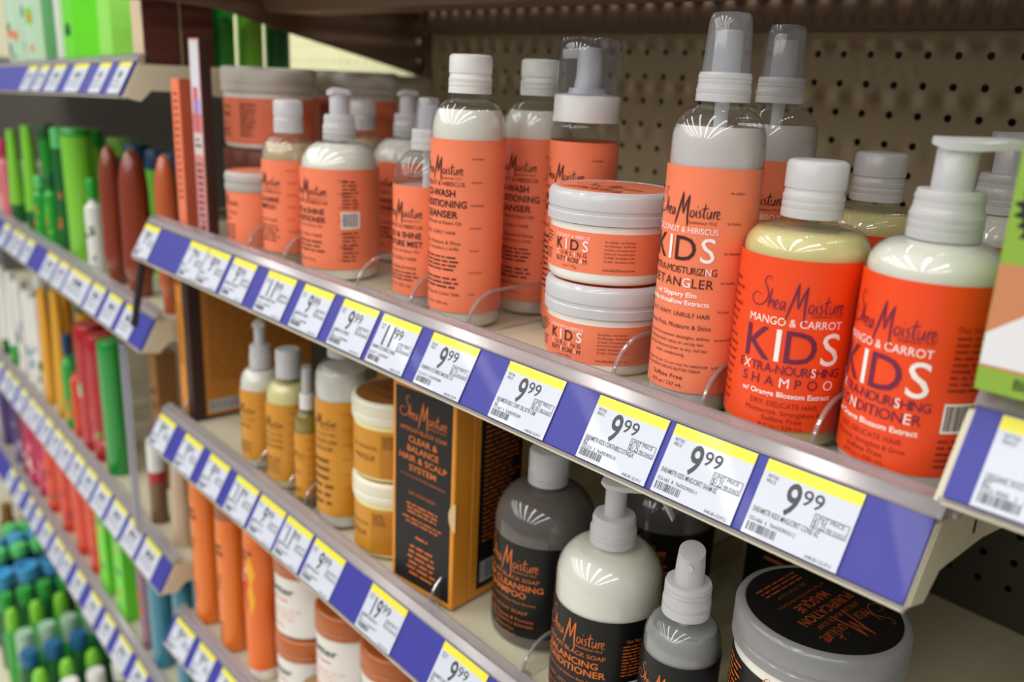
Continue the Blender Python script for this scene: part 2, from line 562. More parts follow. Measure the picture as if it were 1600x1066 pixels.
def jar(root, R, zbody, zlid, cream, lab, art, z0=.006, z1=.027, lidmat=None, topmat=None, topart=None, shell=None, lidR=None, toprot=0.0):
    """wide screw jar: body, wrap label, ribbed lid with a printed disc"""
    Rb = R * .955
    mb = MB(); mb.lathe(base_prof(Rb) + [(Rb, zbody)], shell or cream, 64)
    mb.lathe([(Rb - .001, zbody), (0, zbody)], cream, 48)
    mb.build('jar_body', root)
    label_part(root, Rb, z0, z1, lab, art)
    lm = lidmat or C_CAP
    RL = lidR or R
    mb = MB()
    mb.lathe([(RL * .95, zbody + .0005), (RL, zbody + .0005), (RL, zbody + .005), (RL - .0006, zbody + .0056), (RL - .0006, zbody + .0072), (RL, zbody + .0078), (RL, zlid - .003), (RL - .001, zlid - .001), (RL - .003, zlid),
              (RL * .9, zlid), (RL * .9 - .0008, zlid - .0008), (0, zlid - .0008)], lm, 64)
    mb.lathe([(RL * .93, zbody + .0005), (RL * .93, zlid - .002)], lm, 48)
    L = mb.build('lid', root)
    if topmat:
        mb = MB(); rt = RL * .885
        mb.lathe([(rt, zlid - .0006), (rt, zlid - .0003), (0, zlid - .0003)], topmat, 56)
        if topart:
            c, s_ = cos(toprot), sin(toprot)
            topart.flat(mb, (0, 0, zlid - .0003), (c, s_, 0), (s_, -c, 0), .0002)
        mb.build('lid_label', L, angle=60)

mm = 0.001
# ---- artwork
def art_kids(word, cut=False):
    a = Art(11)
    a.logo(21.5 * mm, 41 * mm, PURP if not cut else REDINK, heavy=1.0)
    a.text('Established 1912', 22.5 * mm, 1.7 * mm, REDINK, 13 * mm, u=13 * mm, shear=.2)
    a.text('MANGO & CARROT', 26.5 * mm, 3.3 * mm, WHINK, 40 * mm)
    a.letters('KIDS', 37 * mm, 14 * mm, [PURP, WHINK, PURP, WHINK], 41 * mm, bold=.1)
    t = 'EXTRA-NOURISHING'
    a.letters(t, 47.4 * mm, 3.9 * mm, [WHINK if i in (1, 11) else PURP for i in range(16)], 45 * mm)
    t = word
    hi = (3, 6) if word == 'SHAMPOO' else (2, 9)
    a.letters(t, 53 * mm, 4.2 * mm, [WHINK if i in hi else PURP for i in range(len(t))], 40 * mm)
    a.text('w/ Orange Blossom Extract', 58.4 * mm, 2.3 * mm, WHINK, 39 * mm, bold=True)
    a.text('DRY, DELICATE HAIR', 63 * mm, 2.3 * mm, REDINK, 29 * mm)
    a.text('Moisturize, Strengthen &' + ('' if word == 'SHAMPOO' else ' Grow'), 66.6 * mm, 2.1 * mm, REDINK, 33 * mm)
    a.text('Sulfate Free', 69.8 * mm, 2.1 * mm, REDINK, 17 * mm)
    a.text('8 fl oz / 236 mL', 73 * mm, 1.6 * mm, REDINK, 19 * mm)
    a.text('Our Story', 16 * mm, 2.2 * mm, REDINK, 13 * mm, u=33 * mm)
    a.micro(27 * mm, 42 * mm, 19 * mm, 42 * mm, 9, REDINK, h=.35)
    a.barcode(28 * mm, 44 * mm, 46 * mm, 56 * mm, WHINK, INK, 22)
    a.micro(27 * mm, 42 * mm, 60 * mm, 73 * mm, 5, REDINK, h=.35)
    a.micro(-42 * mm, -27 * mm, 12 * mm, 70 * mm, 16, REDINK, h=.3)
    return a

def art_coco(H, halfw, lines, logo_w, logo_v, micro, ink=DKINK, seed=3):
    a = Art(seed)
    a.logo(logo_v * mm, logo_w * mm, ink, heavy=1.15)
    a.text('Established 1912', (logo_v + 2.2) * mm, 1.3 * mm, ink, logo_w * .36 * mm, u=logo_w * .27 * mm, shear=.2)
    for L in lines:
        t, v, cap, wd, ik = L[:5]
        a.text(t, v * mm, cap * mm, ik, wd * mm if wd else None, bold=(len(L) > 5 and L[5]))
    for (v0, v1, n, hw) in micro:
        a.micro(-hw * mm, hw * mm, v0 * mm, v1 * mm, n, ink, h=.38, center=True)
    # list of small claims down the side of the label
    for i, t in enumerate(('No Sulfates', 'No Parabens', 'No Phthalates', 'No Paraffin', 'No Gluten', 'No Mineral Oil', 'No DEA')):
        v = H * (.10 + .13 * i)
        if v < H * .97: a.text(t, v * mm, 1.2 * mm, ink, min(8.5, .62 * len(t)) * mm, u=halfw * 1.18 * mm, align='l')
    a.micro(-halfw * 1.5 * mm, -halfw * 1.02 * mm, H * .1 * mm, H * .9 * mm, 14, ink, h=.3)
    return a

def at(x, y, z=0.0):
    return (x, y, z)

# ================================================================== SETTING
XL, XR = -0.3065, 0.4400
YT, YB = -0.3277, -0.3437          # front of the price channel, top and bottom edge
S1 = -0.1780                       # deck of the main upper shelf
YAW = radians(2.5)                 # the bay to the left stands slightly turned
PITCH = 0.02065

def holed_panel(name, x0, x1, z0, z1, cx, cz, mat, r=0.0027, y=0.0, p=PITCH):
    mb = MB()
    nx0 = math.ceil((x0 + p * .45 - cx) / p); nx1 = math.floor((x1 - p * .45 - cx) / p)
    nz0 = math.ceil((z0 + p * .45 - cz) / p); nz1 = math.floor((z1 - p * .45 - cz) / p)
    xa, xb = cx + (nx0 - .5) * p, cx + (nx1 + .5) * p
    za, zb = cz + (nz0 - .5) * p, cz + (nz1 + .5) * p
    for a, b, c, d in ((x0, x1, z0, za), (x0, x1, zb, z1), (x0, xa, za, zb), (xb, x1, za, zb)):
        if b - a > 1e-6 and d - c > 1e-6: mb.add([(a, y, c), (b, y, c), (b, y, d), (a, y, d)], [(0, 1, 2, 3)], mat)
    n = 12; h = p / 2
    for i in range(nx0, nx1 + 1):
        for k in range(nz0, nz1 + 1):
            X, Z = cx + i * p, cz + k * p
            vs = []
            for q in range(n):
                t = 2 * pi * q / n + pi / 4
                c_, s_ = cos(t), sin(t); e = h / max(abs(c_), abs(s_))
                vs += [(X + e * c_, y, Z + e * s_), (X + r * c_, y, Z + r * s_), (X + r * c_, y + .0012, Z + r * s_)]
            fs = []
            for q in range(n):
                j = (q + 1) % n
                fs += [(q * 3, j * 3, j * 3 + 1, q * 3 + 1), (q * 3 + 1, j * 3 + 1, j * 3 + 2, q * 3 + 2)]
            mb.add(vs, fs, mat)
    return struct(mb.build(name))

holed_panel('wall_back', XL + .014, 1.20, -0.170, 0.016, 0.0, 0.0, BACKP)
holed_panel('wall_back', XL + .014, 1.20, -0.3905, -0.1705, -.0028, -.3195, BACKSHADE)  # lower panel, recess shade painted in
mb = MB(); mb.box(XL, 1.20, 0.0, .003, -1.30, -0.391, BACKSHADE); struct(mb.build('wall_back'))
mb = MB(); mb.box(XL, 1.20, .022, .026, -0.42, 0.10, DARK); struct(mb.build('wall_back_core'))
# header rail above the panel, with the slot row where the canopy shelf hooks in
mb = MB()
mb.box(XL + .014, 1.20, -.004, .004, .0165, .0398, BROWN)
struct(mb.build('trim_1'))
# bay to the left: its own lit back panel
def lbay(x, y, z):
    """point in the left bay: x runs to the right, y from its front line, both turned by the bay's angle about the front corner"""
    dx, dy = x - XL, y - YB
    return (XL + dx * cos(YAW) + dy * sin(YAW), YB - dx * sin(YAW) + dy * cos(YAW), z)
def lroot(name, label, cat):
    o = thing(name, label, cat, (XL, YB, 0), -YAW)
    return o
p_ = holed_panel('wall_left_bay', -1.0, -.004, -.032, .42, 0.0, 0.005, BACKL, r=.0022, y=-YB)
p_.location = (XL, YB, 0); p_.rotation_euler = (0, 0, -YAW)
mb = MB(); mb.box(-2.6, -.004, -YB + .002, -YB + .006, -.032, .42, BACKL); mb.box(-2.6, -.004, -YB, -YB + .006, -1.5, -.0322, BACKSHADE)  # below the top shelf the recess shade is in the colour
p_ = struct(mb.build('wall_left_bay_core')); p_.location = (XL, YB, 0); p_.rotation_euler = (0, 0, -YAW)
mb = MB(); mb.box(-4, 3, -4, .6, -1.52, -1.50, M('floor_vinyl', (196, 190, 178), .35, noise=.05, nscale=5)); struct(mb.build('floor'))

# slotted upright between the two bays
t = thing('upright_post', 'slotted metal upright post between the two shelving bays', 'post', (XL, 0, -1.5))
mb = MB(); mb.box(-.013, .013, -.004, .02, 0, 2.0, BROWN); mb.build('post_body', t)
mb = MB()
for i in range(80):
    z = .02 + i * .0247
    for s_ in (-1, 1): mb.box(s_ * .006 - .0015, s_ * .006 + .0015, -.0044, -.0030, z, z + .012, DARK)
mb.build('slots', t)

# ------------------------------------------------------------------ shelves
def channel(root, x0, x1, zt, zb, strip=BLUE):
    """tilted price channel: blue insert, painted backing and lower lip, clear ledge above"""
    d = Vector((0, YB - YT, zb - zt)).normalized(); n = Vector((0, d.z, -d.y))
    if n.y > 0: n = -n
    mb = MB()
    o = .0012
    P = [(YT, zt), (YB, zb)]
    Q = [(y - n.y * -0.0, z) for y, z in P]
    mb.prism([(YT, zt + .0006), (YB, zb), (YB + .0018, zb - .0016), (YT + .0022, zt)], strip, 'x', x0, x1)
    mb.build('price_strip', root)
    mb = MB()
    mb.prism([(YT + .0024, zt), (YB + .0021, zb - .0017), (YB - .0006, zb - .0021), (YB - .0006, zb - .0030), (YB + .006, zb - .0030), (YB + .0085, zb - .001), (YT + .0065, zt)], CREAM, 'x', x0, x1)
    mb.build('front_rail', root)
    mb = MB()
    prof = [(YT - .0004, zt + .0008), (YT + .0035, zt + .0062), (YT + .0100, zt + .0078), (YT + .0100, zt + .0068), (YT + .0042, zt + .0052), (YT + .0006, zt)]
    mb.prism(prof, C_LEDGE, 'x', x0 - .001, x1 + .002)
    mb.prism([(YB - .0012, zb - .0004), (YB - .0002, zb - .0004), (YB + .001, zb - .0034), (YB, zb - .0034)], C_LEDGE, 'x', x0 - .001, x1 + .001)
    lg = mb.build('clear_ledge', root)
    mb = MB()
    for yy, zz in ((YT - .0003, zt + .0010), (YT + .0036, zt + .0064), (YT + .0100, zt + .0079)):
        mb.box(x0, x1, yy - .00045, yy + .00045, zz - .0003, zz + .0004, C_EDGE)
    mb.build('ledge_ridge', lg)

def bracket(root, x, zs, y1=0.0, th=.0022, deep=.055, mat=CREAM):
    mb = MB()
    poly = [(YT + .004, zs - .001), (YB + .004, zs - .030), (YB + .018, zs - .0335), (-.3155, zs - .0235), (-.272, zs - .0245), (-.21, zs - .034), (-.02, zs - deep), (y1, zs - deep), (y1, zs - .001)]
    mb.prism(poly, mat, 'x', x - th / 2, x + th / 2)
    # folded front edge of the end plate
    mb.prism([(YT + .0015, zs - .0008), (YB + .0012, zs - .0305), (YB + .0042, zs - .0312), (YT + .0045, zs - .0008)], mat, 'x', x - .004, x + .0006)
    b = mb.build('end_bracket', root)
    mb = MB(); r = .0012
    for (yy, zz) in ((-.285, zs - .015), (-.262, zs - .012)):
        mb.box(x + th / 2, x + th / 2 + .0002, yy - .0012, yy + .0012, zz - .003, zz + .003, DARK)
    mb.build('slot', b)

def shelf(label, x0, x1, zs, root=None, y1=-.001, mat=CREAM, left=True, right=True):
    t = root or thing('shelf', label, 'shelf', (0, 0, 0))
    mb = MB()
    mb.box(x0 + .002, x1 - .002, -.3255, y1, zs - .004, zs, mat)
    mb.box(x0 + .002, x1 - .002, -.3000, -.2900, zs - .016, zs - .004, mat)
    mb.box(x0 + .002, x1 - .002, -.012, -.002, zs - .03, zs - .004, mat)
    mb.build('deck', t)
    channel(t, x0, x1, zs + .0015, zs - .0275)
    if left: bracket(t, x0 + .001, zs)
    if right: bracket(t, x1, zs)
    return t

main1 = shelf('upper main shelf of coral and orange hair care bottles', XL, XR, S1)
TILT = radians(1.5)
def z2(x): return -.3795 - math.tan(TILT) * x
def on2(x, R): return z2(x) + R * math.tan(TILT) + .0003
main2 = thing('shelf', 'second main shelf down with mustard bottles and black boxes', 'shelf', (XL, 0, z2(XL)))
main2.rotation_euler = (0, TILT, 0)
shelf('', 0, XR - XL, 0.0, root=main2)
S3 = -.6085
main3 = shelf('third main shelf down with orange sprays and butter jars', XL, XR, S3)
# canopy shelf above
S0 = .060
t = thing('shelf', 'brown canopy shelf at the top seen from below', 'shelf')
mb = MB(); zs = .040; p = .0206
x = XL + .004
rows = [(-.335, -.300, False)] + [(-.300 + .019 * q, -.300 + .019 * q + .0095, True) for q in range(12)] + [(-.2905 + .019 * q, -.2905 + .019 * q + .0095, False) for q in range(12)] + [(-.072, -.062, False), (-.062, -.050, True), (-.050, -.012, False), (-.012, -.002, True)]  # dense front slot rows are added, unseen, to leak light onto the back panel
for ya, yb, holes in rows:
    if not holes:
        mb.box(XL + .003, 1.20, ya, yb, zs, zs + .002, BROWN)
    else:
        X = XL + .003
        while X < 1.19:
            mb.box(X, X + p * .62, ya, yb, zs, zs + .0006, BROWN)
            X += p
mb.build('deck', t)
mb = MB(); mb.box(XL + .004, 1.20, -.335, -.331, .033, .058, BROWN); mb.build('front_lip', t)
mb = MB(); mb.prism([(-.205, .040), (-.198, .024), (-.152, .024), (-.145, .040)], BROWN, 'x', XL + .004, 1.20); mb.build('stiffener', t)
mb = MB()
mb.prism([(-.335, .041), (-.335, .0245), (-.30, .0265), (-.243, .0231), (-.169, .006), (-.068, -.0154), (-.004, -.0299), (-.004, .041)], BROWN, 'x', XL - .001, XL + .002)
br = mb.build('end_bracket', t)
mb = MB()
for zz in (.0085, -.0125):
    vs = []; seg = 14
    mb.lathe([(.0030, -.0006), (.0030, .0006), (0, .0006)], M('bolt_zinc', (235, 232, 215), .3), 14)
    k = len(mb.v) - (2 * 14 + 1)
    for i in range(k, len(mb.v)):
        q = mb.v[i]; mb.v[i] = (XL + .0022 + q[2], -.009 + q[0], zz + q[1])
mb.build('bolt', br)

# left bay shelves (their own turned frame)
def left_shelf(label, zs, tilt=0.0):
    t = lroot('shelf', label, 'shelf')
    t.location.z = zs
    t.rotation_euler = (0, tilt, -YAW)
    # in this frame the front line is y = 0
    W = 1.6
    class _: pass
    mb = MB()
    mb.box(-W, -.003, .018, .33, -.004, 0, CREAM); mb.box(-W, -.003, .043, .053, -.016, -.004, CREAM)
    mb.build('deck', t)
    o = MB()
    n0 = len(bpy.data.objects)
    sub = []
    before = set(t.children)
    channel(t, -W, -.0015, .0015, -.0275)
    bracket(t, -.0012, 0.0)
    for c in t.children:
        if c not in before:
            c.location = (0, -YB, 0)
    return t
ZA, ZB, ZC, ZD = -.0300, -.2745, -.5490, -.7630
left_shelf('top left shelf with green bottles and brown boxes', ZA, radians(-1.6))
left_shelf('second shelf in the left bay with tall green bottles', ZB)
left_shelf('third shelf in the left bay with white, yellow and red packs', ZC)
left_shelf('fourth shelf in the left bay with red and lime bottles', ZD)
# base deck of the left bay
t = lroot('base_shelf', 'deep bottom shelf of the left bay crowded with capped bottles', 'shelf')
mb = MB(); mb.box(-2.2, -.003, -.09, .33, -1.16, -1.10, CREAM); mb.build('deck', t)
mb = MB(); mb.box(-2.2, -.003, -.098, -.0905, -1.155, -1.093, CREAM); mb.build('front_rail', t)

# ================================================================== PRICE TAGS
def ordinal(i):
    return ('first second third fourth fifth sixth seventh eighth ninth tenth eleventh twelfth thirteenth fourteenth fifteenth'.split())[i]

def tag_art(W, H, price, desc, unit, code, pos):
    a = Art(len(desc) + 7)
    def U(u): return (u - .5) * W
    a.rect(-W / 2, W / 2, 0, H * .155, YEL)
    if price is None:
        a.micro(U(.3), U(.75), H * .3, H * .55, 1, INK, h=.8, ragged=.1)
        a.micro(U(.1), U(.85), H * .6, H * .9, 2, INK, h=.3)
        return a
    a.text('RETAIL', H * .205, H * .045, INK, W * .12, u=U(.06), align='l')
    a.text('PRICE', H * .27, H * .045, INK, W * .10, u=U(.06), align='l')
    big, small = price.split('.')
    x = .30 if len(big) == 1 else .22
    a.text(big, H * .39, H * .40, INK, W * (.15 if len(big) == 1 else .22), u=U(x), align='l', bold=.9)
    a.text(small, H * .30, H * .19, INK, W * .21, u=U(x + (.165 if len(big) == 1 else .235)), align='l', bold=.3)
    a.frame(U(.63), U(.975), H * .43, H * .61, W * .006, INK)
    a.text('UNIT PRICE', H * .47, H * .052, INK, W * .28, u=U(.65), align='l')
    a.text(unit, H * .55, H * .095, INK, W * .12, u=U(.645), align='l')
    a.text('PER OUNCE', H * .572, H * .05, INK, W * .175, u=U(.785), align='l')
    for k, L in enumerate(desc.split('|')):
        a.text(L, H * (.66 + .075 * k), H * .07, INK, min(W * .70, W * .0245 * len(L)) if k == 0 else W * .06, u=U(.035), align='l', bold=.2)
    a.text(code, H * (.785 if '|' not in desc else .80), H * .05, INK, W * .50, u=U(.03), align='l')
    a.barcode(U(.035), U(.36), H * .835, H * .945, None, INK, 20)
    a.text(pos, H * .955, H * .045, INK, W * .26, u=U(.94), align='r')
    return a

def price_tag(x0, x1, zt, zb, label, group, art_args, parent_loc=None, full=True):
    """paper tag lying on the tilted strip; origin at the middle of its top edge"""
    W = x1 - x0
    L = sqrt((YB - YT) ** 2 + (zb - zt) ** 2)
    mb = MB()
    mb.box(-W / 2, W / 2, -.0003, .0, -L * .985, 0, PAPER)
    a = tag_art(W, L * .985, *art_args)
    a.flat(mb, (0, -.0003, 0), (1, 0, 0), (0, 0, -1), .00008)
    o = mb.build('price_tag')
    tag(o, label, 'price tag', group)
    ang = atan2(YT - YB, zt - zb)       # lean of the strip
    return o, ang

def put_tag(o, ang, loc, rz=0.0, ry=0.0):
    o.matrix_world = Matrix.Translation(loc) @ Matrix.Rotation(rz, 4, 'Z') @ Matrix.Rotation(ry, 4, 'Y') @ Matrix.Rotation(-ang, 4, 'X')

T1 = [(-.3060, -.2708, '9.99', 'SHEAMSTR', '$1.25'), (-.2023, -.1661, '7.99', 'SHEAMSTR', '$1.25'), (-.1646, -.1258, '9.99', 'SHEAMSTR', '$1.67'),
      (-.1184, -.0802, '9.99', 'SHEAMSTR COC/HIBSCS SHAM', '$.77'), (-.0607, -.0192, '11.99', 'SHEAMSTR COC/HIBSCS COND', '$.92'),
      (-.0068, .0322, '9.99', 'SHEAMSTR COC/HIBSCS|8Z', '$1.25'), (.0450, .0861, '9.99', 'SHEAMSTR COC/HIBSCS|8Z', '$1.25'),
      (.0917, .1314, '11.99', 'SHEAMSTR COC/HIBSCS COWSH', '$1.50'), (.1435, .1860, '9.99', 'SHEAMSTR COC/HIBSCS MOUSSE 7.5Z', '$1.33'),
      (.2115, .2540, '9.99', 'SHEAMSTR KIDS CONT CRL BTTR CRM|6Z', '$1.67'), (.2773, .3202, '9.99', 'SHEAMSTR KIDS CONT/HBSCS DTNGLR|8Z', '$1.25'),
      (.3240, .3667, '9.99', 'SHEAMSTR KIDS MNG/CRRT SHAM 8Z', '$1.25'), (.3719, .4143, '9.99', 'SHEAMSTR KIDS MNG/CRRT COND 8Z', '$1.25')]
CODES = ['322-667  4  764302902', '322-571  2  764302905', '322-665  8  764302905', '322-666  6  764302905']
for i, (a, b, pr, ds, un) in enumerate(T1):
    zt, zb = S1 + .0015, S1 - .0275
    n = len(T1) - 1 - i
    cd_ = (CODES[i - 9] if i >= 9 else '322-6%d  %d  76430290' % (50 + i, i)) + ('%d' % (500 + i))
    lab = '%s price tag %s upper main shelf strip' % (pr, ('leftmost on the' if i == 0 else ordinal(n) + ' from the right on the') if n else 'rightmost on the')
    o, ang = price_tag(a, b, zt, zb, lab, 'price tags on the upper main shelf', (pr, ds, un, cd_, 'A40-B1-S2-P%d' % (i + 1)))
    put_tag(o, ang, ((a + b) / 2, YT - .0008, zt))
T2 = [(-.304, -.266, '9.99'), (-.2419, -.2033, '9.99'), (-.1868, -.1483, '9.99'), (-.1331, -.0936, '11.99'), (-.0879, -.047, '9.99'), (-.0433, -.0042, '11.99'),
      (.0006, .0427, '9.99'), (.0786, .1208, '19.99'), (.1617, .2050, '9.99')]
for i, (a, b, pr) in enumerate(T2):
    lab = '%s price tag %s from the left on the second main shelf strip' % (pr, ordinal(i))
    o, ang = price_tag(a, b, .0015, -.0275, lab, 'price tags on the second main shelf', (pr, 'SHEAMSTR SHEA BTTR|8Z', '$1.25', '322-7%d  3  76430%d' % (10 + i, 290110 + i), 'A40-B1-S3-P%d' % (i + 1)))
    p = main2.matrix_basis @ Vector(((a + b) / 2 - XL, YT - .0008, .0015))
    put_tag(o, ang, p, ry=TILT)
for i, (a, b) in enumerate([(-.2988, -.2538), (-.2411, -.2043), (-.1881, -.1515)]):
    o, ang = price_tag(a, b, S3 + .0015, S3 - .0275, 'white and yellow price tag %s from the left on the third main shelf strip' % ordinal(i), 'price tags on the third main shelf',
                       ('9.99', 'HAIR SPRAY', '$.99', '322-8%d 1 764301' % i, 'A40-B1-S4-P%d' % (i + 1)))
    put_tag(o, ang, ((a + b) / 2, YT - .0008, S3 + .0015))
LT = {'top': (ZA, radians(-1.6), [(-.70, -.655), (-.64, -.60), (-.58, -.53), (-.4971, -.4435), (-.4067, -.37), (-.3450, -.3100)]),
      'second': (ZB, 0, [(-.96, -.92), (-.9, -.875), (-.8699, -.8300), (-.8159, -.7741), (-.7041, -.6535), (-.6444, -.6032), (-.5947, -.5118), (-.5018, -.4584), (-.4434, -.4003), (-.3855, -.345)]),
      'third': (ZC, 0, [(-1.152, -1.1215), (-1.0967, -1.0535), (-1.0441, -1.003), (-.9853, -.9423), (-.9297, -.8931), (-.8891, -.8425), (-.8312, -.7874), (-.7768, -.7322), (-.7255, -.6802), (-.6709, -.6254), (-.6166, -.5713), (-.5604, -.513), (-.5003, -.4518), (-.4401, -.3953), (-.3845, -.3371)]),
      'fourth': (ZD, 0, [(-1.17, -1.13), (-1.1, -1.06), (-1.0275, -.9999), (-.9775, -.9427), (-.9216, -.8765), (-.8568, -.8072), (-.7997, -.7601), (-.7357, -.6921), (-.6631, -.617), (-.5962, -.5563), (-.5344, -.4871), (-.467, -.4283)])}
for nm, (zs, tl, lst) in LT.items():
    for i, (a, b) in enumerate(lst):
        n = len(lst) - 1 - i
        lab = 'blurred price tag %s on the %s left bay shelf' % (ordinal(n) + ' from the right' if n else 'at the right end', nm)
        o, ang = price_tag(a, b, .0015, -.0275, lab, 'price tags on the %s left bay shelf' % nm, (None, '', '', '', ''))
        base = Matrix.Translation((XL, YB, zs)) @ Matrix.Rotation(-YAW, 4, 'Z') @ Matrix.Rotation(tl, 4, 'Y')
        p = base @ Vector(((a + b) / 2 - XL, YT - YB - .0008, .0015))
        put_tag(o, ang, p, rz=-YAW, ry=tl)

# ================================================================== BOTTLES ON THE UPPER MAIN SHELF
FW = 0.0
# kids shampoo
def kids_shampoo():
    t = thing('shampoo_bottle', 'round bottle of pale yellow shampoo with bright orange mango and carrot kids label, front', 'bottle', (.3539, -.2891, S1), radians(27))
    R = 26.9 * mm
    body_parts(t, R, 84 * mm, 11 * mm, 95.5 * mm, YELLQ, 92.5 * mm, p=2.2)
    label_part(t, R, 8.5 * mm, 83 * mm, ORANGE, art_kids('SHAMPOO'))
    disc_cap(t, 12.9 * mm, 98 * mm, 122 * mm)
    return t
sh = kids_shampoo()
dup(sh, (.338, -.196, S1), radians(20), 'identical pale yellow shampoo bottle standing behind the orange labelled kids shampoo', group='kids shampoo bottles')
sh['group'] = 'kids shampoo bottles'
def kids_cond():
    t = thing('conditioner_bottle', 'white conditioner pump bottle with bright orange kids label at the right end, front', 'bottle', (.410, -.2898, S1), radians(-13))
    R = 26.2 * mm
    body_parts(t, R, 86 * mm, 12 * mm, 97 * mm, CREAMLQ, 97 * mm, p=2.0)
    label_part(t, R, 8.5 * mm, 84 * mm, ORANGE, art_kids('CONDITIONER'))
    pump(t, 13.6 * mm, 97.5 * mm, 116 * mm, 135.5 * mm, 36 * mm, radians(38), rs=7.6 * mm)
    return t
kc = kids_cond()
dup(kc, (.392, -.176, S1), radians(-10), 'identical white pump bottle standing behind the kids conditioner', group='kids conditioner bottles')
kc['group'] = 'kids conditioner bottles'
def detangler():
    t = thing('detangler_bottle', 'tall clear spray bottle with coral kids detangler label, front', 'bottle', (.3061, -.2944, S1), 0)
    R = 21.6 * mm
    body_parts(t, R, 124 * mm, 9.5 * mm, 142 * mm, MILKLQ, 133 * mm, p=2.1)
    a = art_coco(104, 18, [], 36, 22, [], seed=5)
    a.text('COCONUT & HIBISCUS', 28 * mm, 2.6 * mm, WHINK, 35 * mm)
    a.letters('KIDS', 36.5 * mm, 11 * mm, [DKINK, WHINK, DKINK, WHINK], 34 * mm, bold=.1)
    a.letters('EXTRA-MOISTURIZING', 46.3 * mm, 3.2 * mm, [WHINK if i == 16 else DKINK for i in range(18)], 38 * mm)
    a.letters('DETANGLER', 52 * mm, 4.2 * mm, [WHINK if i == 5 else DKINK for i in range(9)], 36 * mm)
    a.text('w/ Slippery Elm', 57.6 * mm, 2.2 * mm, WHINK, 22 * mm, bold=True)
    a.text('& Marshmallow Extracts', 61.3 * mm, 2.2 * mm, WHINK, 34 * mm, bold=True)
    a.text('CURLY, WAVY, UNRULY HAIR', 67 * mm, 2.1 * mm, DKINK, 36 * mm)
    a.text('Reduces Frizz, Moisture & Shine', 72.5 * mm, 2.2 * mm, DKINK, 38 * mm)
    for k, L in enumerate(('Moisture-rich treatment detangles, defines', 'and softens thick, wavy or unruly hair', 'without frizz. Restores luster to dry, dull hair', 'while conditioning.')):
        a.text(L, (77.5 + 2.9 * k) * mm, 1.5 * mm, DKINK, None if k != 2 else 37 * mm)
    for k, L in enumerate(('Spray on wet or dry hair. Do not rinse. For added body', 'follow with KIDS CURLING BUTTER CREAM.')):
        a.text(L, (91 + 2.6 * k) * mm, 1.4 * mm, DKINK, 39 * mm if k == 0 else 33 * mm)
    a.text('Sulfate Free', 97.3 * mm, 2.1 * mm, DKINK, 17 * mm)
    a.text('8 fl oz / 237 mL', 101.2 * mm, 1.7 * mm, DKINK, 17 * mm)
    label_part(t, R, 11 * mm, 115.5 * mm, CORAL, a)
    spray_top(t, 12.2 * mm, 143.5 * mm, 156 * mm, 174 * mm, 6.4 * mm, over=(10.6 * mm, 9.2 * mm, 181.5 * mm), tube_to=40 * mm)
    return t
de = detangler()
dup(de, (.2925, -.224, S1), radians(6), 'identical tall clear spray bottle standing behind the coral detangler', group='kids detangler bottles')
de['group'] = 'kids detangler bottles'
def butter_jar():
    t = thing('cream_jar', 'round white jar of kids curling butter cream with coral label, top of two stacked', 'jar', (.2335, -.2800, S1 + .0485), radians(4))
    a = Art(9)
    a.text('COCONUT & HIBISCUS', 3.2 * mm, 1.7 * mm, WHINK, 22 * mm)
    a.letters('KIDS', 7.4 * mm, 5.4 * mm, [DKINK, WHINK, DKINK, WHINK], 21 * mm, bold=.4)
    a.letters('CURLING', 12.1 * mm, 2.2 * mm, [WHINK, DKINK, DKINK, DKINK, WHINK, DKINK, DKINK], 20 * mm)
    a.letters('BUTTER CREAM', 15.4 * mm, 2.4 * mm, [WHINK if i in (4, 10) else DKINK for i in range(12)], 20 * mm)
    a.text('6 oz / 170 g', 18.6 * mm, 1.2 * mm, DKINK, 9 * mm)
    for k, L in enumerate(('No Sulfates · No Parabens', 'No Phthalates · No Paraffin', 'No Gluten · No Propylene Glycol', 'No Mineral Oil · No Synthetic Fragrance', 'No PABA · No Synthetic Color', 'No DEA · No Animal Testing')):
        a.text(L, (4 + 2.0 * k) * mm, 1.0 * mm, DKINK, 16 * mm, u=27 * mm)
    a.text('www.SheaMoisture.com', 18.4 * mm, 1.3 * mm, DKINK, 17 * mm, u=27 * mm)
    a.micro(-27 * mm, -15 * mm, 3 * mm, 10 * mm, 4, DKINK, h=.35); a.micro(-24 * mm, -15 * mm, 12 * mm, 18 * mm, 4, DKINK, h=.35)
    ta = Art(2); ta.logo(6 * mm, 44 * mm, DKINK); ta.micro(-20 * mm, 20 * mm, 12 * mm, 22 * mm, 4, DKINK, center=True)
    jar(t, 34.3 * mm, 31 * mm, 48 * mm, CREAMLQ, CORAL, a, 6.5 * mm, 27.5 * mm, topmat=CORAL, topart=ta)
    return t
bj = butter_jar()
dup(bj, (.2350, -.2802, S1), radians(2), 'round white jar of kids curling butter cream with coral label, bottom of two stacked', group='butter cream jars')
bj['group'] = 'butter cream jars'
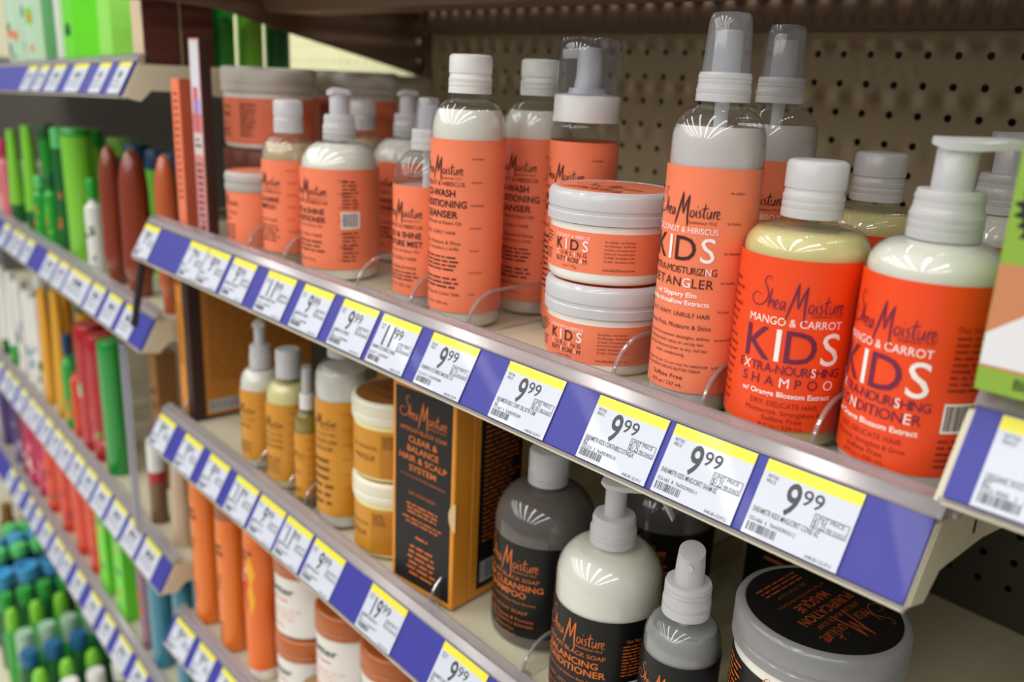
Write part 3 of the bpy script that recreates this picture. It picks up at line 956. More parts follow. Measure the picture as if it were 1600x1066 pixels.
def cowash():
    t = thing('cleanser_bottle', 'tall white conditioning cleanser bottle with coral label and flip cap, front', 'bottle', (.1279, -.2934, S1), 0)
    R = 22.6 * mm
    body_parts(t, R, 118 * mm, 11 * mm, 137 * mm, CREAMLQ, 131 * mm, p=2.0)
    a = art_coco(104, 19, [('COCONUT & HIBISCUS', 25.5, 2.5, 37, DKINK), ('CO-WASH', 31, 4, 26, DKINK, 1), ('CONDITIONING', 37.3, 4, 40, DKINK, 1), ('CLEANSER', 43.6, 4, 30, DKINK, 1),
                           ('w/ Silk Protein & Neem Oil', 48.6, 2, 34, DKINK), ('THICK, CURLY HAIR', 54.5, 2, 28, DKINK), ('Cleanse, Moisture & Shine', 60.5, 2, 34, DKINK), ('Limpia, humedece y brilla', 64, 1.8, 32, DKINK),
                           ('Sulfate Free & Color Safe', 92, 2, 34, DKINK), ('12 fl oz / 354 mL', 98, 1.7, 20, DKINK)], 36, 20, [(69, 79, 4, 18), (82, 90, 3, 17)], seed=6)
    label_part(t, R, 10.5 * mm, 114 * mm, CORAL, a)
    disc_cap(t, 12.9 * mm, 140 * mm, 162 * mm, M('white_flip_cap', (226, 226, 224), .35))
    return t
cw = cowash()
dup(cw, (.129, -.236, S1), radians(3), 'identical tall white cleanser bottle standing behind the first one', group='cleanser bottles')
cw['group'] = 'cleanser bottles'
# foaming mousse with clear overcap
t = thing('mousse_bottle', 'coral foaming mousse bottle with white pump under a clear dome cap', 'bottle', (.180, -.247, S1), radians(2))
R = 20.5 * mm
body_parts(t, R, 118 * mm, 19.2 * mm, 126 * mm, M('foam_liquid', (176, 140, 112), .4, coat=.8), 106 * mm, p=2.4)
a = art_coco(100, 17, [('COCONUT & HIBISCUS', 27, 2.3, 32, DKINK), ('FRIZZ-FREE', 33, 3.6, 26, DKINK, 1), ('CURL MOUSSE', 39, 3.6, 34, DKINK, 1), ('THICK, CURLY HAIR', 50, 2, 26, DKINK)], 33, 22, [(56, 90, 10, 15)], seed=8)
label_part(t, R, 9 * mm, 116 * mm, CORAL, a)
mb = MB(); r = 19.8 * mm
mb.lathe([(r * .9, 127 * mm), (r, 127 * mm), (r, 129 * mm), (r * .985, 130 * mm), (r * .985, 141 * mm), (r * .93, 142.5 * mm), (r * .6, 143 * mm), (r * .55, 146 * mm), (0, 146 * mm)], WHITECAP, 56); mb.build('collar', t)
mb = MB()
mb.lathe([(8.4 * mm, 145 * mm), (8 * mm, 150 * mm), (7.4 * mm, 151 * mm), (7.2 * mm, 166 * mm), (6.6 * mm, 168.5 * mm), (0, 169 * mm)], WHITECAP, 36)
mb.tube([(-.003, -.004, .1655), (-.012, -.010, .1645)], .0028, WHITECAP, 12)
mb.build('pump_head', t)
mb = MB(); r = 18.9 * mm
mb.lathe([(r, 140 * mm), (r * .99, 165 * mm), (r * .97, 171 * mm), (r * .9, 173.5 * mm), (r * .7, 174.5 * mm), (0, 174.8 * mm)], clear('dome_cap_plastic', (240, 242, 248), .08, .75, .07, (200, 205, 220), .05, 2), 56); mb.build('overcap', t)
# style mist
t = thing('mist_bottle', 'short clear bottle of moisture mist with coral label and frosted spray top', 'bottle', (.0780, -.2860, S1), 0)
R = 22.2 * mm
body_parts(t, R, 82 * mm, 9.5 * mm, 102 * mm, MILKLQ, 79 * mm, p=1.9)
a = art_coco(72, 19, [('COCONUT & HIBISCUS', 26, 2.4, 36, DKINK), ('HOLD & SHINE', 31.5, 3.7, 35, DKINK, 1), ('MOISTURE MIST', 37.2, 3.7, 37, DKINK, 1), ('w/ Silk Protein & Neem Oil', 42, 1.8, 32, DKINK),
                      ('THICK, CURLY HAIR', 47, 2.1, 29, DKINK), ('Shine, Body & Hold', 53, 2.1, 28, DKINK), ('8 fl oz / 237 mL', 65, 1.8, 22, DKINK)], 37, 20, [(56, 63, 3, 16)], seed=9)
label_part(t, R, 9.5 * mm, 81 * mm, CORAL, a)
spray_top(t, 11 * mm, 103 * mm, 116 * mm, 131 * mm, 6.6 * mm, over=(8.4 * mm, 7.2 * mm, 136 * mm), tube_to=20 * mm)
# curl and shine conditioner (pump), shampoo
def pumpcond():
    t = thing('conditioner_bottle', 'wide white pump bottle with coral curl and shine label and barcode', 'bottle', (-.0272, -.2872, S1), radians(0))
    R = 28.8 * mm
    body_parts(t, R, 80 * mm, 12 * mm, 100 * mm, CREAMLQ, 99 * mm, p=2.0)
    a = art_coco(74, 24, [('COCONUT & HIBISCUS', 24, 2.6, 41, DKINK), ('CURL & SHINE', 30.5, 3.9, 36, DKINK, 1), ('CONDITIONER', 36.4, 3.9, 38, DKINK, 1), ('w/ Silk Protein & Neem Oil', 41, 1.8, 32, DKINK),
                          ('THICK, CURLY HAIR', 48, 2.2, 32, DKINK), ('Sulfate Free', 66, 2, 20, DKINK)], 41, 19, [(52, 62, 3, 19)], seed=10)
    a.barcode(31 * mm, 43 * mm, 31 * mm, 41 * mm, WHINK, INK, 16)
    a.micro(31 * mm, 43 * mm, 8 * mm, 29 * mm, 8, DKINK, h=.35); a.micro(31 * mm, 43 * mm, 45 * mm, 68 * mm, 8, DKINK, h=.35)
    label_part(t, R, 9.5 * mm, 82 * mm, CORAL, a)
    pump(t, 12 * mm, 101 * mm, 119 * mm, 137 * mm, 20 * mm, radians(160), rs=7 * mm)
    return t
pc = pumpcond()
dup(pc, (-.052, -.207, S1), radians(-5), 'identical white pump bottle further back with its spout turned left', group='curl and shine conditioners')
pc['group'] = 'curl and shine conditioners'
def curlsham():
    t = thing('shampoo_bottle', 'tan liquid shampoo bottle with coral label and white cap, left of the pump bottle', 'bottle', (-.0884, -.2947, S1), radians(-2))
    R = 21.3 * mm
    body_parts(t, R, 82 * mm, 9.5 * mm, 101 * mm, TANLQ, 95 * mm, p=2.0)
    a = art_coco(72, 18, [('COCONUT & HIBISCUS', 24, 2.2, 33, DKINK), ('CURL & SHINE', 30, 3.6, 30, DKINK, 1), ('SHAMPOO', 35.6, 3.6, 24, DKINK, 1), ('THICK, CURLY HAIR', 46, 2, 26, DKINK)], 33, 19, [(50, 64, 5, 15)], seed=12)
    label_part(t, R, 11 * mm, 82 * mm, CORAL, a)
    disc_cap(t, 11.3 * mm, 102 * mm, 126.5 * mm)
    return t
cs = curlsham()
dup(cs, (-.117, -.208, S1), radians(4), 'identical shampoo bottle of which the white cap shows behind the wide pump bottle', group='curl and shine shampoos')
cs['group'] = 'curl and shine shampoos'
# small jar at the left
t = thing('cream_jar', 'small coral labelled jar with grey lid left of the tan shampoo bottle', 'jar', (-.1530, -.2895, S1), radians(-8))
a = Art(4); a.logo(11 * mm, 30 * mm, DKINK); a.text('CURL & STYLE', 17 * mm, 2.6 * mm, DKINK, 26 * mm); a.text('MILK', 22 * mm, 2.8 * mm, DKINK, 12 * mm); a.micro(-13 * mm, 13 * mm, 27 * mm, 40 * mm, 5, DKINK, center=True)
jar(t, 27 * mm, 50.5 * mm, 66 * mm, CREAMLQ, CORAL, a, 4 * mm, 50 * mm, lidmat=M('grey_lid', (172, 168, 162), .4), topmat=CORAL)
# large jars stacked at the back
AMB = M('amber_jar_lid', (112, 54, 38), .4)
def bigjar():
    t = thing('cream_jar', 'large white lidded jar with coral label, top of the stack at the left end', 'jar', (-.2330, -.2340, S1 + .078), radians(-18))
    a = Art(14); a.text('COCONUT & HIBISCUS', 8 * mm, 2.5 * mm, DKINK, 36 * mm); a.text('SMOOTHIE', 15 * mm, 4.5 * mm, DKINK, 34 * mm); a.text('THICK, CURLY HAIR', 22 * mm, 2.2 * mm, DKINK, 30 * mm)
    a.micro(-18 * mm, 18 * mm, 27 * mm, 35 * mm, 3, DKINK, center=True); a.micro(30 * mm, 46 * mm, 5 * mm, 35 * mm, 10, DKINK)
    jar(t, 43 * mm, 50 * mm, 72 * mm, CREAMLQ, CORAL, a, 5 * mm, 45 * mm, topmat=CORAL, lidmat=M('pale_jar_lid', (206, 202, 190), .35))
    return t
bg_ = bigjar()
BRL = M('red_brown_label', (120, 52, 34), .45)
def underjar():
    t = thing('cream_jar', 'brown labelled jar carrying the large coral jar at the left end', 'jar', (-.2330, -.2340, S1 + .0002), radians(-18))
    jar(t, 43 * mm, 52 * mm, 77.5 * mm, BRL, BRL, None, 3 * mm, 51 * mm, topmat=AMB, lidmat=AMB)
    return t
t2 = underjar()
dup(bg_, (-.240, -.135, S1 + .078), radians(-40), 'large coral jar standing further back, right of the leftmost stack', group='large cream jars')
dup(t2, (-.240, -.135, S1 + .0002), radians(-40), 'brown labelled jar carrying the rear coral jar, mostly hidden')
bg_['group'] = 'large cream jars'
for o in list(t2.children):
    pass

# boxes at the left end
def carton(name, label, cat, x0, x1, y0, y1, z0, z1, front, side, art=None, sideart=None, top=None, rz=0.0, extra=None):
    cx, cy = (x0 + x1) / 2, (y0 + y1) / 2
    t = thing(name, label, cat, (cx, cy, z0), rz)
    W, D, H = (x1 - x0) / 2, (y1 - y0) / 2, z1 - z0
    mb = MB(); mb.box(-W, W, -D, D, 0, H, side, .0006); b = mb.build('box_body', t)
    mb = MB(); mb.box(-W + .0004, W - .0004, -D - .0003, -D + .0005, .0004, H - .0004, front)
    if art: art.flat(mb, (0, -D - .0003, H), (1, 0, 0), (0, 0, -1), .0002)
    mb.build('front_panel', t)
    if sideart:
        mb = MB(); mb.box(W - .0005, W + .0003, -D + .0004, D - .0004, .0004, H - .0004, side)
        sideart.flat(mb, (W + .0003, 0, H), (0, 1, 0), (0, 0, -1), .0002)
        mb.build('side_panel', t)
    return t
a = Art(21); a.micro(-3.5 * mm, 3.5 * mm, 12 * mm, 110 * mm, 16, DKINK, h=.35, center=True)
carton('carton', 'slim coral carton at the far left end of the upper main shelf', 'box', -.2650, -.2475, -.313, -.302, S1, S1 + .137, CORAL, M('carton_coral_side', (196, 92, 62), .5), a)
a = Art(22)
a.rect(-8.5 * mm, 8.5 * mm, 2 * mm, 62 * mm, M('carton_painted_reflection', (228, 230, 238), .2, coat=.8)); a.rect(-6 * mm, 4 * mm, 40 * mm, 78 * mm, M('carton_pink_art', (206, 96, 110), .5))  # pale top area: a bright reflection put into the colour
a.rect(-2 * mm, 6 * mm, 50 * mm, 62 * mm, M('carton_violet_art', (150, 140, 220), .4)); a.rect(-8.5 * mm, 8.5 * mm, 78 * mm, 97 * mm, M('carton_pale_band', (214, 196, 196), .4))
a.micro(-6 * mm, 6 * mm, 83 * mm, 93 * mm, 2, INK, center=True); a.micro(-6 * mm, 6 * mm, 104 * mm, 165 * mm, 11, DKINK, h=.35, center=True)
carton('carton', 'tall slim pink carton with bright reflection painted on, standing near the left end', 'box', -.2225, -.2025, -.313, -.303, S1, S1 + .171, M('carton_rose', (214, 140, 136), .35, coat=.5), BOXDK, a)

# ================================================================== SECOND MAIN SHELF
def y2(x): return z2(x)
def must(name, label, x, y, R, zl0, zl1, zb, rn, zn, liquid, level, lines, rz=0.0, logo=True):
    t = thing(name, label, 'bottle', (x, y, on2(x, R)), rz)
    body_parts(t, R, zb, rn, zn, liquid, level)
    a = art_coco((zl1 - zl0) / mm, R * .85 / mm, [l + (BRINK,) for l in lines], R * 1.6 / mm, 20, [(48, (zl1 - zl0) / mm - 5, 6, R * .65 / mm)], ink=BRINK, seed=int(x * 1000) % 50)
    label_part(t, R, zl0, zl1, MUST, a)
    return t
t = must('shampoo_bottle', 'white pump bottle with mustard label at the left of the second main shelf', -.146, -.297, 18.6 * mm, 9 * mm, 74 * mm, 76 * mm, 8 * mm, 92 * mm, CREAMLQ, 90 * mm, [('RAW SHEA BUTTER', 27, 2, 28), ('SHAMPOO', 33, 3.4, 20)])
pump(t, 9.5 * mm, 92 * mm, 112 * mm, 133 * mm, 18 * mm, radians(150), rs=4.6 * mm)
t = must('conditioner_bottle', 'cream yellow bottle with mustard label and grey cap beside the mustard pump bottle', -.097, -.296, 20 * mm, 9 * mm, 78 * mm, 78 * mm, 9 * mm, 97 * mm, YCREAM, 93 * mm, [('RAW SHEA BUTTER', 27, 2.2, 31), ('RESTORATIVE', 32.5, 2.8, 30), ('CONDITIONER', 38, 3, 31)])
disc_cap(t, 11 * mm, 98 * mm, 122 * mm, M('grey_flip_cap', (196, 196, 200), .35))
t = must('oil_bottle', 'small bottle of olive coloured oil between the mustard labelled bottles', -.0545, -.3035, 10.5 * mm, 9 * mm, 66 * mm, 74 * mm, 5 * mm, 84 * mm, OILLQ, 80 * mm, [('OIL', 34, 2.6, 9)])
spray_top(t, 6 * mm, 85 * mm, 98 * mm, 118 * mm, 3.6 * mm, over=(4.6 * mm, 4.2 * mm, 122 * mm), mat=WHITECAP)
t = must('milk_bottle', 'tall milky bottle with mustard label, left of the stacked mustard jars', -.0145, -.2945, 21.3 * mm, 12 * mm, 108 * mm, 122 * mm, 9 * mm, 138 * mm, M('pearl_milk_liquid', (222, 218, 214), .4, coat=.9), 130 * mm, [('RAW SHEA BUTTER', 27, 2.2, 32), ('DEEP MOISTURE', 33, 3.2, 34), ('DETANGLER', 39, 3.2, 28)])
spray_top(t, 11.5 * mm, 140 * mm, 152 * mm, 168 * mm, 6 * mm, over=(9 * mm, 8 * mm, 172 * mm))
dup(t, (-.045, -.215, on2(-.045, .0213)), 0, 'second milky mustard bottle standing behind the tall one, mostly hidden')
def mjar():
    t = thing('cream_jar', 'mustard labelled butter jar with clear lid, top of the two stacked', 'jar', (.0385, -.2815, on2(.0385, .033) + .0626), radians(8))
    a = Art(31); a.micro(-34 * mm, -18 * mm, 4 * mm, 36 * mm, 10, BRINK, h=.35); a.rect(14 * mm, 30 * mm, 3 * mm, 37 * mm, M('mustard_label_panel', (186, 124, 30), .45)); a.micro(16 * mm, 28 * mm, 4 * mm, 14 * mm, 5, BRINK)
    a.text('RAW SHEA BUTTER', 14 * mm, 2.4 * mm, BRINK, 24 * mm); a.text('MASQUE', 22 * mm, 4 * mm, BRINK, 20 * mm)
    ta = Art(5); ta.logo(4 * mm, 46 * mm, BRINK); ta.text('DEEP TREATMENT', 14 * mm, 3 * mm, BRINK, 32 * mm)
    jar(t, 33 * mm, 45 * mm, 62 * mm, YCREAM, MUST, a, 4 * mm, 41 * mm, topmat=M('mustard_brown_disc', (150, 92, 34), .45), topart=ta, lidmat=M('clear_butter_lid', (226, 222, 200), .25, coat=.5))
    return t
mj = mjar()
dup(mj, (.0385, -.2812, on2(.0385, .033)), radians(-6), 'mustard labelled butter jar with clear lid, bottom of the two stacked', group='mustard butter jars')
mj['group'] = 'mustard butter jars'

# boxed kits
def kit_box(label, x0, x1, y0, y1, z0, z1, rz=0.0):
    cx, cy = (x0 + x1) / 2, (y0 + y1) / 2
    W, D, H = (x1 - x0) / 2, (y1 - y0) / 2, z1 - z0
    t = thing('kit_box', label, 'box', (cx, cy, z0), rz)
    mb = MB(); mb.box(-W, W, -D + .017, D, 0, H, BOXOR, .0006)
    s = Art(40)
    s.rect(-D + .024, D - .003, 3 * mm, H - 6 * mm, BOXBK)
    s.micro(-D + .028, D - .006, 8 * mm, H - 40 * mm, 30, ORINK, h=.3)
    s.barcode(-D + .028, -D + .048, H - 26 * mm, H - 12 * mm, M('barcode_white', (205, 205, 205), .5), INK, 16)
    s.flat(mb, (W, 0, H), (0, 1, 0), (0, 0, -1), .0003)
    mb.build('box_body', t)
    mb = MB(); mb.box(-W, W, -D, -D + .0165, 0, H, BOXOR, .0008)
    a = Art(41)
    a.rect(-W + 3.2 * mm, W - 3.2 * mm, 4 * mm, H - 4 * mm, BOXBK)
    k = 2 * W
    a.logo(25 * mm, k * .76, ORINK, heavy=1.1)
    a.text('Established 1912', 27 * mm, 1.5 * mm, ORINK, k * .3, u=k * .2, shear=.2)
    a.text('AFRICAN BLACK SOAP', 33 * mm, 3 * mm, ORINK, k * .74)
    for q, L in enumerate(('CLEAR &', 'BALANCE', 'HAIR & SCALP', 'SYSTEM')):
        a.text(L, (40 + 7 * q) * mm, 4.3 * mm, ORINK, k * (.46, .5, .76, .43)[q], bold=True)
    a.text('w/ Tea Tree Oil & Willow Bark Extract', 67.5 * mm, 1.6 * mm, ORINK, k * .74)
    a.text('DRY, ITCHY SCALP', 80 * mm, 2.1 * mm, ORINK, k * .42)
    a.micro(-k * .28, k * .28, 88 * mm, 97 * mm, 3, ORINK, h=.4, center=True); a.micro(-k * .33, k * .33, 99 * mm, 105 * mm, 2, ORINK, h=.35, center=True)
    a.micro(-k * .1, k * .1, 112 * mm, 115 * mm, 1, ORINK, h=.5); a.micro(-k * .24, k * .24, 120 * mm, H - 9 * mm, 6, ORINK, h=.35, center=True)
    a.flat(mb, (0, -D, H), (1, 0, 0), (0, 0, -1), .0002)
    fl = mb.build('front_cover', t)
    mb = MB()
    vs = [(W * .88, -D - .0008, H * .47)]
    n = 20
    pts = [(W - .0065 * cos(pi * i / n - pi / 2) + .002, -D - .0006, H * .46 + .0105 * sin(pi * i / n - pi / 2)) for i in range(n + 1)]
    mb.add(pts, [tuple(range(n + 1))], M('seal_sticker', (206, 176, 130), .3))
    mb.build('seal_sticker', fl)
    return t
kit_box('black and orange boxed hair and scalp kit left of the black shampoo', .0745, .1365, -.3095, -.2395, on2(.105, .04), z2(.105) + .1560, radians(5.5))
# orange box at the left end: narrow printed front, dark spine, wide brown side with barcode
t = thing('kit_box', 'orange brown boxed kit with dark corner edge at the left of the second main shelf', 'box', (-.2785, -.2450, on2(-.283, .0185)), radians(-4))
W, D, H = .0180, .0640, .1520
mb = MB(); mb.box(-W, W, -D, D, 0, H, BOXDK, .0006); mb.build('box_body', t)
mb = MB(); a = Art(50); a.rect(-W + .0004, W - .0165, 4 * mm, H - 1 * mm, BOXOR)
a.micro(-W + .003, W - .019, 12 * mm, 20 * mm, 1, BRINK, h=.6); a.micro(-W + .003, W - .019, 36 * mm, 100 * mm, 14, BRINK, h=.35, center=True)
mb.box(-W + .0004, W - .0004, -D - .0003, -D, .0004, H - .0004, BOXDK); a.flat(mb, (0, -D - .0003, H), (1, 0, 0), (0, 0, -1)); mb.build('front_panel', t)
mb = MB(); a = Art(51); a.rect(-D + .012, D - .001, 3 * mm, H - 3 * mm, BOXBR); a.micro(-D + .018, D - .006, 18 * mm, H - 36 * mm, 22, BRINK, h=.25); a.barcode(-D + .016, -D + .050, H - 18 * mm, H - 8 * mm, M('barcode_white', (205, 205, 205), .5), INK, 18)
mb.box(W - .0004, W + .0002, -D + .0004, D - .0004, .0004, H - .0004, BOXDK); a.flat(mb, (W + .0002, 0, H), (0, 1, 0), (0, 0, -1)); mb.build('side_panel', t)

# black soap range
def bigblack(name, label, x, y, R, rz, liquid, level, lines, zl1, zb, zn, shell=None):
    t = thing(name, label, 'bottle', (x, y, on2(x, R)), rz)
    body_parts(t, R, zb, 12.5 * mm, zn, liquid, level, shell, p=2.0)
    a = Art(60 + int(R * 10000) % 7)
    H = zl1 - 9 * mm
    a.logo(17 * mm, 1.42 * R, ORINK, heavy=.95)
    a.text('Established 1912', 19 * mm, 1.4 * mm, ORINK, .5 * R, u=.4 * R, shear=.2)
    a.text('AFRICAN BLACK SOAP', 23.5 * mm, 2.6 * mm, ORINK, 1.45 * R)
    v = 29
    for L, wd in lines:
        a.text(L, v * mm, 4 * mm, ORINK, wd * R, bold=True); v += 5.6
    a.text('w/ Tea Tree & Willow Bark Extract', (v + .3) * mm, 1.6 * mm, ORINK, 1.35 * R)
    a.text('DRY, ITCHY SCALP', (v + 7) * mm, 2.2 * mm, ORINK, 1.05 * R)
    a.text('Relief for Eczema & Psoriasis', (v + 12.5) * mm, 2 * mm, ORINK, 1.3 * R)
    a.text('Alivio de eczema y psoriasis', (v + 16) * mm, 2 * mm, ORINK, 1.3 * R)
    a.text('Sulfate Free', (v + 20.5) * mm, 1.6 * mm, ORINK, .5 * R)
    a.text('16 fl oz / 473 mL', (v + 24.5) * mm, 1.5 * mm, ORINK, .6 * R)
    a.text('Our Story', 12 * mm, 2 * mm, ORINK, 11 * mm, u=1.25 * R, align='c')
    a.micro(1.02 * R, 1.55 * R, 15 * mm, 36 * mm, 10, ORINK, h=.3)
    a.barcode(1.08 * R, 1.55 * R, 40 * mm, 48 * mm, WHINK, INK, 18)
    label_part(t, R, 9 * mm, zl1, BLACKL, a)
    return t
SMOKE = clear('smoky_bottle_plastic', (150, 146, 144), .07, .5, .55, (146, 138, 134), .05)
bs = bigblack('shampoo_bottle', 'black soap shampoo bottle with smoky shoulder and frosted cap beside the kit box', .1845, -.2650, 33.2 * mm, radians(0), BLKLQ, 74 * mm, [('DEEP CLEANSING', 1.62), ('SHAMPOO', .95)], 74 * mm, 78 * mm, 104 * mm, SMOKE)
disc_cap(bs, 13.2 * mm, 106 * mm, 129 * mm)
dup(bs, (.222, -.184, on2(.222, .0332)), 0, 'second smoky shouldered black soap bottle standing behind the pump bottle', group='black soap shampoos')
bs['group'] = 'black soap shampoos'
bc = bigblack('conditioner_bottle', 'cream white pump bottle with black balancing conditioner label', .2575, -.2850, 31.5 * mm, radians(1), CREAMLQ, 101 * mm, [('BALANCING', 1.2), ('CONDITIONER', 1.5)], 70 * mm, 82 * mm, 103 * mm)
pump(bc, 13.4 * mm, 104 * mm, 121 * mm, 143 * mm, 34 * mm, radians(20), rs=6.2 * mm, droop=.014)
t = thing('mist_bottle', 'clear spray bottle with black label and slanted frosted nozzle by the large black jar', 'bottle', (.3180, -.2950, on2(.318, .0208)), radians(8))
R = 20.8 * mm
body_parts(t, R, 76 * mm, 9 * mm, 94 * mm, M('grey_serum', (150, 150, 150), .3, coat=.9), 88 * mm)
a = Art(70); a.logo(17 * mm, 34 * mm, ORINK); a.text('AFRICAN BLACK SOAP', 24 * mm, 2.2 * mm, ORINK, 30 * mm); a.micro(-15 * mm, 15 * mm, 30 * mm, 60 * mm, 8, ORINK, center=True)
label_part(t, R, 9 * mm, 74 * mm, BLACKL, a)
spray_top(t, 12.6 * mm, 95 * mm, 113 * mm, 133 * mm, 7.4 * mm, tube_to=20 * mm, rz=radians(-70), slant=True)
def masq():
    t = thing('masque_jar', 'wide black labelled masque jar with printed black lid under the upper shelf corner', 'jar', (.3800, -.2720, on2(.38, .0412) + .0606), radians(10))
    a = Art(80); a.logo(14 * mm, 50 * mm, ORINK, u=6 * mm); a.micro(-42 * mm, -26 * mm, 3 * mm, 30 * mm, 9, ORINK, h=.35); a.micro(26 * mm, 42 * mm, 3 * mm, 30 * mm, 9, ORINK, h=.35)
    ta = Art(81)
    ORD = M('dull_copper_ink', (150, 70, 28), .6, spec=.2)
    ta.logo(-12 * mm, 50 * mm, ORD, heavy=1.0)
    ta.text('AFRICAN BLACK SOAP', -8 * mm, 2.8 * mm, ORD, 36 * mm)
    ta.text('PURIFICATION', -1.6 * mm, 5.2 * mm, ORD, 43 * mm, bold=True)
    ta.text('MASQUE', 6 * mm, 5.2 * mm, ORD, 26 * mm, bold=True)
    ta.text('w/ Tea Tree & Willow Bark Extract', 11.8 * mm, 2 * mm, ORD, 40 * mm)
    ta.text('DRY, ITCHY SCALP', 17.5 * mm, 2 * mm, ORD, 24 * mm)
    ta.micro(-18 * mm, 18 * mm, 21 * mm, 29 * mm, 3, ORD, h=.4, center=True)
    jar(t, 41.2 * mm, 40 * mm, 60 * mm, CREAMLQ, BLACKL, a, 4 * mm, 34 * mm, topmat=M('black_lid_disc', (9, 8, 9), .7, spec=.25), topart=ta, lidmat=clear('frosted_jar_lid', (205, 205, 208), .06, .35, .62, (196, 196, 198), .18), toprot=radians(-102))
    return t
mq = masq()
dup(mq, (.3800, -.2720, on2(.38, .0412)), radians(10), 'lower masque jar that carries the upper black lidded one', group='masque jars')
mq['group'] = 'masque jars'
a = Art(90); a.micro(-.03, .03, .03, .11, 14, ORINK, h=.25); a.barcode(-.005, .018, .045, .053, M('barcode_grey', (150, 150, 150), .5), INK, 14)
carton('carton', 'plain black carton in the shade behind the pump bottle', 'box', .255, .345, -.130, -.080, on2(.3, .045), z2(.3) + .150, BOXBK, BOXBK, a)

# ================================================================== THIRD MAIN SHELF
def spraycan(label, x, y, R, h, zl0, zl1, capmat, labmat, artf, bodymat):
    t = thing('spray_bottle', label, 'bottle', (x, y, S3))
    mb = MB(); mb.lathe(base_prof(R) + [(R, h * .80), (R * .97, h * .815)], bodymat, 40); mb.build('bottle_body', t)
    mb = MB(); mb.lathe([(R * .99, h * .81), (R * .985, h * .9), (R * .9, h * .985), (R * .7, h), (0, h)], capmat, 40); mb.build('cap', t)
    a = Art(3); artf(a, R)
    label_part(t, R, zl0, zl1, labmat, a)
    return t
ORB = M('orange_bottle_plastic', (232, 120, 30), .35, coat=.5)
ORC = clear('peach_clear_cap', (244, 214, 190), .06, .4, .55, (230, 150, 100), .15)
def fa(a, R):
    a.text('VITAMIN', 14 * mm, 5 * mm, M('dark_green_ink', (66, 60, 30), .5), R * 1.3); a.rect(R * .2, R * .5, 17 * mm, 22 * mm, M('red_dot', (206, 40, 30), .5)); a.micro(-R * .5, R * .5, 44 * mm, 66 * mm, 4, BRINK, h=.4); a.micro(-R * .5, R * .5, 100 * mm, 125 * mm, 6, BRINK, h=.3)
def fa0(a, R):
    a.micro(-R * .6, R * .6, 12 * mm, 26 * mm, 2, M('dark_green_ink', (66, 60, 30), .5), h=.5); a.rect(R * .2, R * .5, 19 * mm, 25 * mm, M('red_dot', (206, 40, 30), .5)); a.micro(-R * .5, R * .5, 46 * mm, 66 * mm, 4, BRINK, h=.4); a.micro(-R * .5, R * .5, 100 * mm, 125 * mm, 6, BRINK, h=.3)
spraycan('leftmost orange bottle on the third main shelf', -.277, -.3005, 15.2 * mm, .196, .004, .150, ORB, ORB, fa0, ORB)
spraycan('orange bottle with peach clear cap between two orange bottles', -.2155, -.3005, 15.6 * mm, .186, .004, .135, ORC, ORB, fa0, ORB)
def fb(a, R):
    y = M('flame_yellow', (244, 176, 40), .5); r = M('flame_red', (222, 62, 40), .5)
    n = 14
    
    for u0, u1, va, vb, c_ in ((-.75, .1, 18, 52, r), (-.3, .45, 22, 60, r), (.1, .8, 10, 46, y), (.2, .75, 34, 76, y), (-.7, -.15, 46, 78, y), (-.2, .3, 50, 70, r)):
        um = (u0 + u1) / 2
        a.polys.append(([(um * R, va * mm), (u0 * R, (va * .6 + vb * .4) * mm), (um * R, vb * mm), (u1 * R, (va * .45 + vb * .55) * mm)], c_, 2 + um))
    a.micro(-R * .7, R * .7, 6 * mm, 18 * mm, 2, BRINK, h=.6); a.micro(-R * .55, R * .15, 26 * mm, 42 * mm, 3, WHINK, h=.4)
spraycan('orange bottle with red and yellow flame label left of the butter jars', -.1555, -.3005, 15.4 * mm, .176, .014, .150, ORB, M('flame_orange_label', (236, 112, 34), .4, coat=.3), fb, CREAMLQ)
def butterj(label, x, z, y=-.2840):
    t = thing('butter_jar', label, 'jar', (x, y, z), radians(5))
    a = Art(9); g = M('dark_green_letter', (40, 60, 44), .5); pk = M('coral_letter', (226, 120, 104), .5)
    a.text('Butter', 11 * mm, 7 * mm, g, 36 * mm, u=-2 * mm, bold=True); a.micro(-18 * mm, 14 * mm, 20 * mm, 24 * mm, 1, pk, h=.5); a.micro(-18 * mm, 22 * mm, 30 * mm, 44 * mm, 3, pk, h=.2); a.micro(-18 * mm, 10 * mm, 46 * mm, 52 * mm, 2, pk, h=.35)
    jar(t, 31.5 * mm, 62 * mm, 84 * mm, M('white_jar', (226, 222, 214), .35), M('white_jar_label', (232, 228, 222), .4), a, 3 * mm, 60 * mm, lidmat=M('caramel_lid', (178, 92, 34), .35, coat=.4), topmat=M('caramel_disc', (166, 84, 30), .4))
    return t
bj1 = butterj('white butter jar with caramel lid, top of the left stack', -.0930, S3 + .0855)
dup(bj1, (-.0930, -.2840, S3), radians(-3), 'white butter jar whose caramel lid shows under the top jar', group='white butter jars')
dup(bj1, (-.0200, -.2845, S3 + .0630), radians(4), 'white butter jar with caramel lid right of the left stack', group='white butter jars')
dup(bj1, (.0500, -.2845, S3 + .0630), radians(4), 'caramel lidded jar peeking in at the bottom edge under the shelf', group='white butter jars')
bj1['group'] = 'white butter jars'
for X, lb in ((-.0200, 'tray riser under the second white butter jar'), (.0500, 'tray riser under the jar at the bottom edge')):
    mb = MB(); mb.box(-.031, .031, -.031, .031, 0, .0625, M('riser_card', (150, 120, 80), .6), .001)
    o = mb.build('riser_block', None, (X, -.2845, S3 + .0003)); tag(o, lb, 'riser')

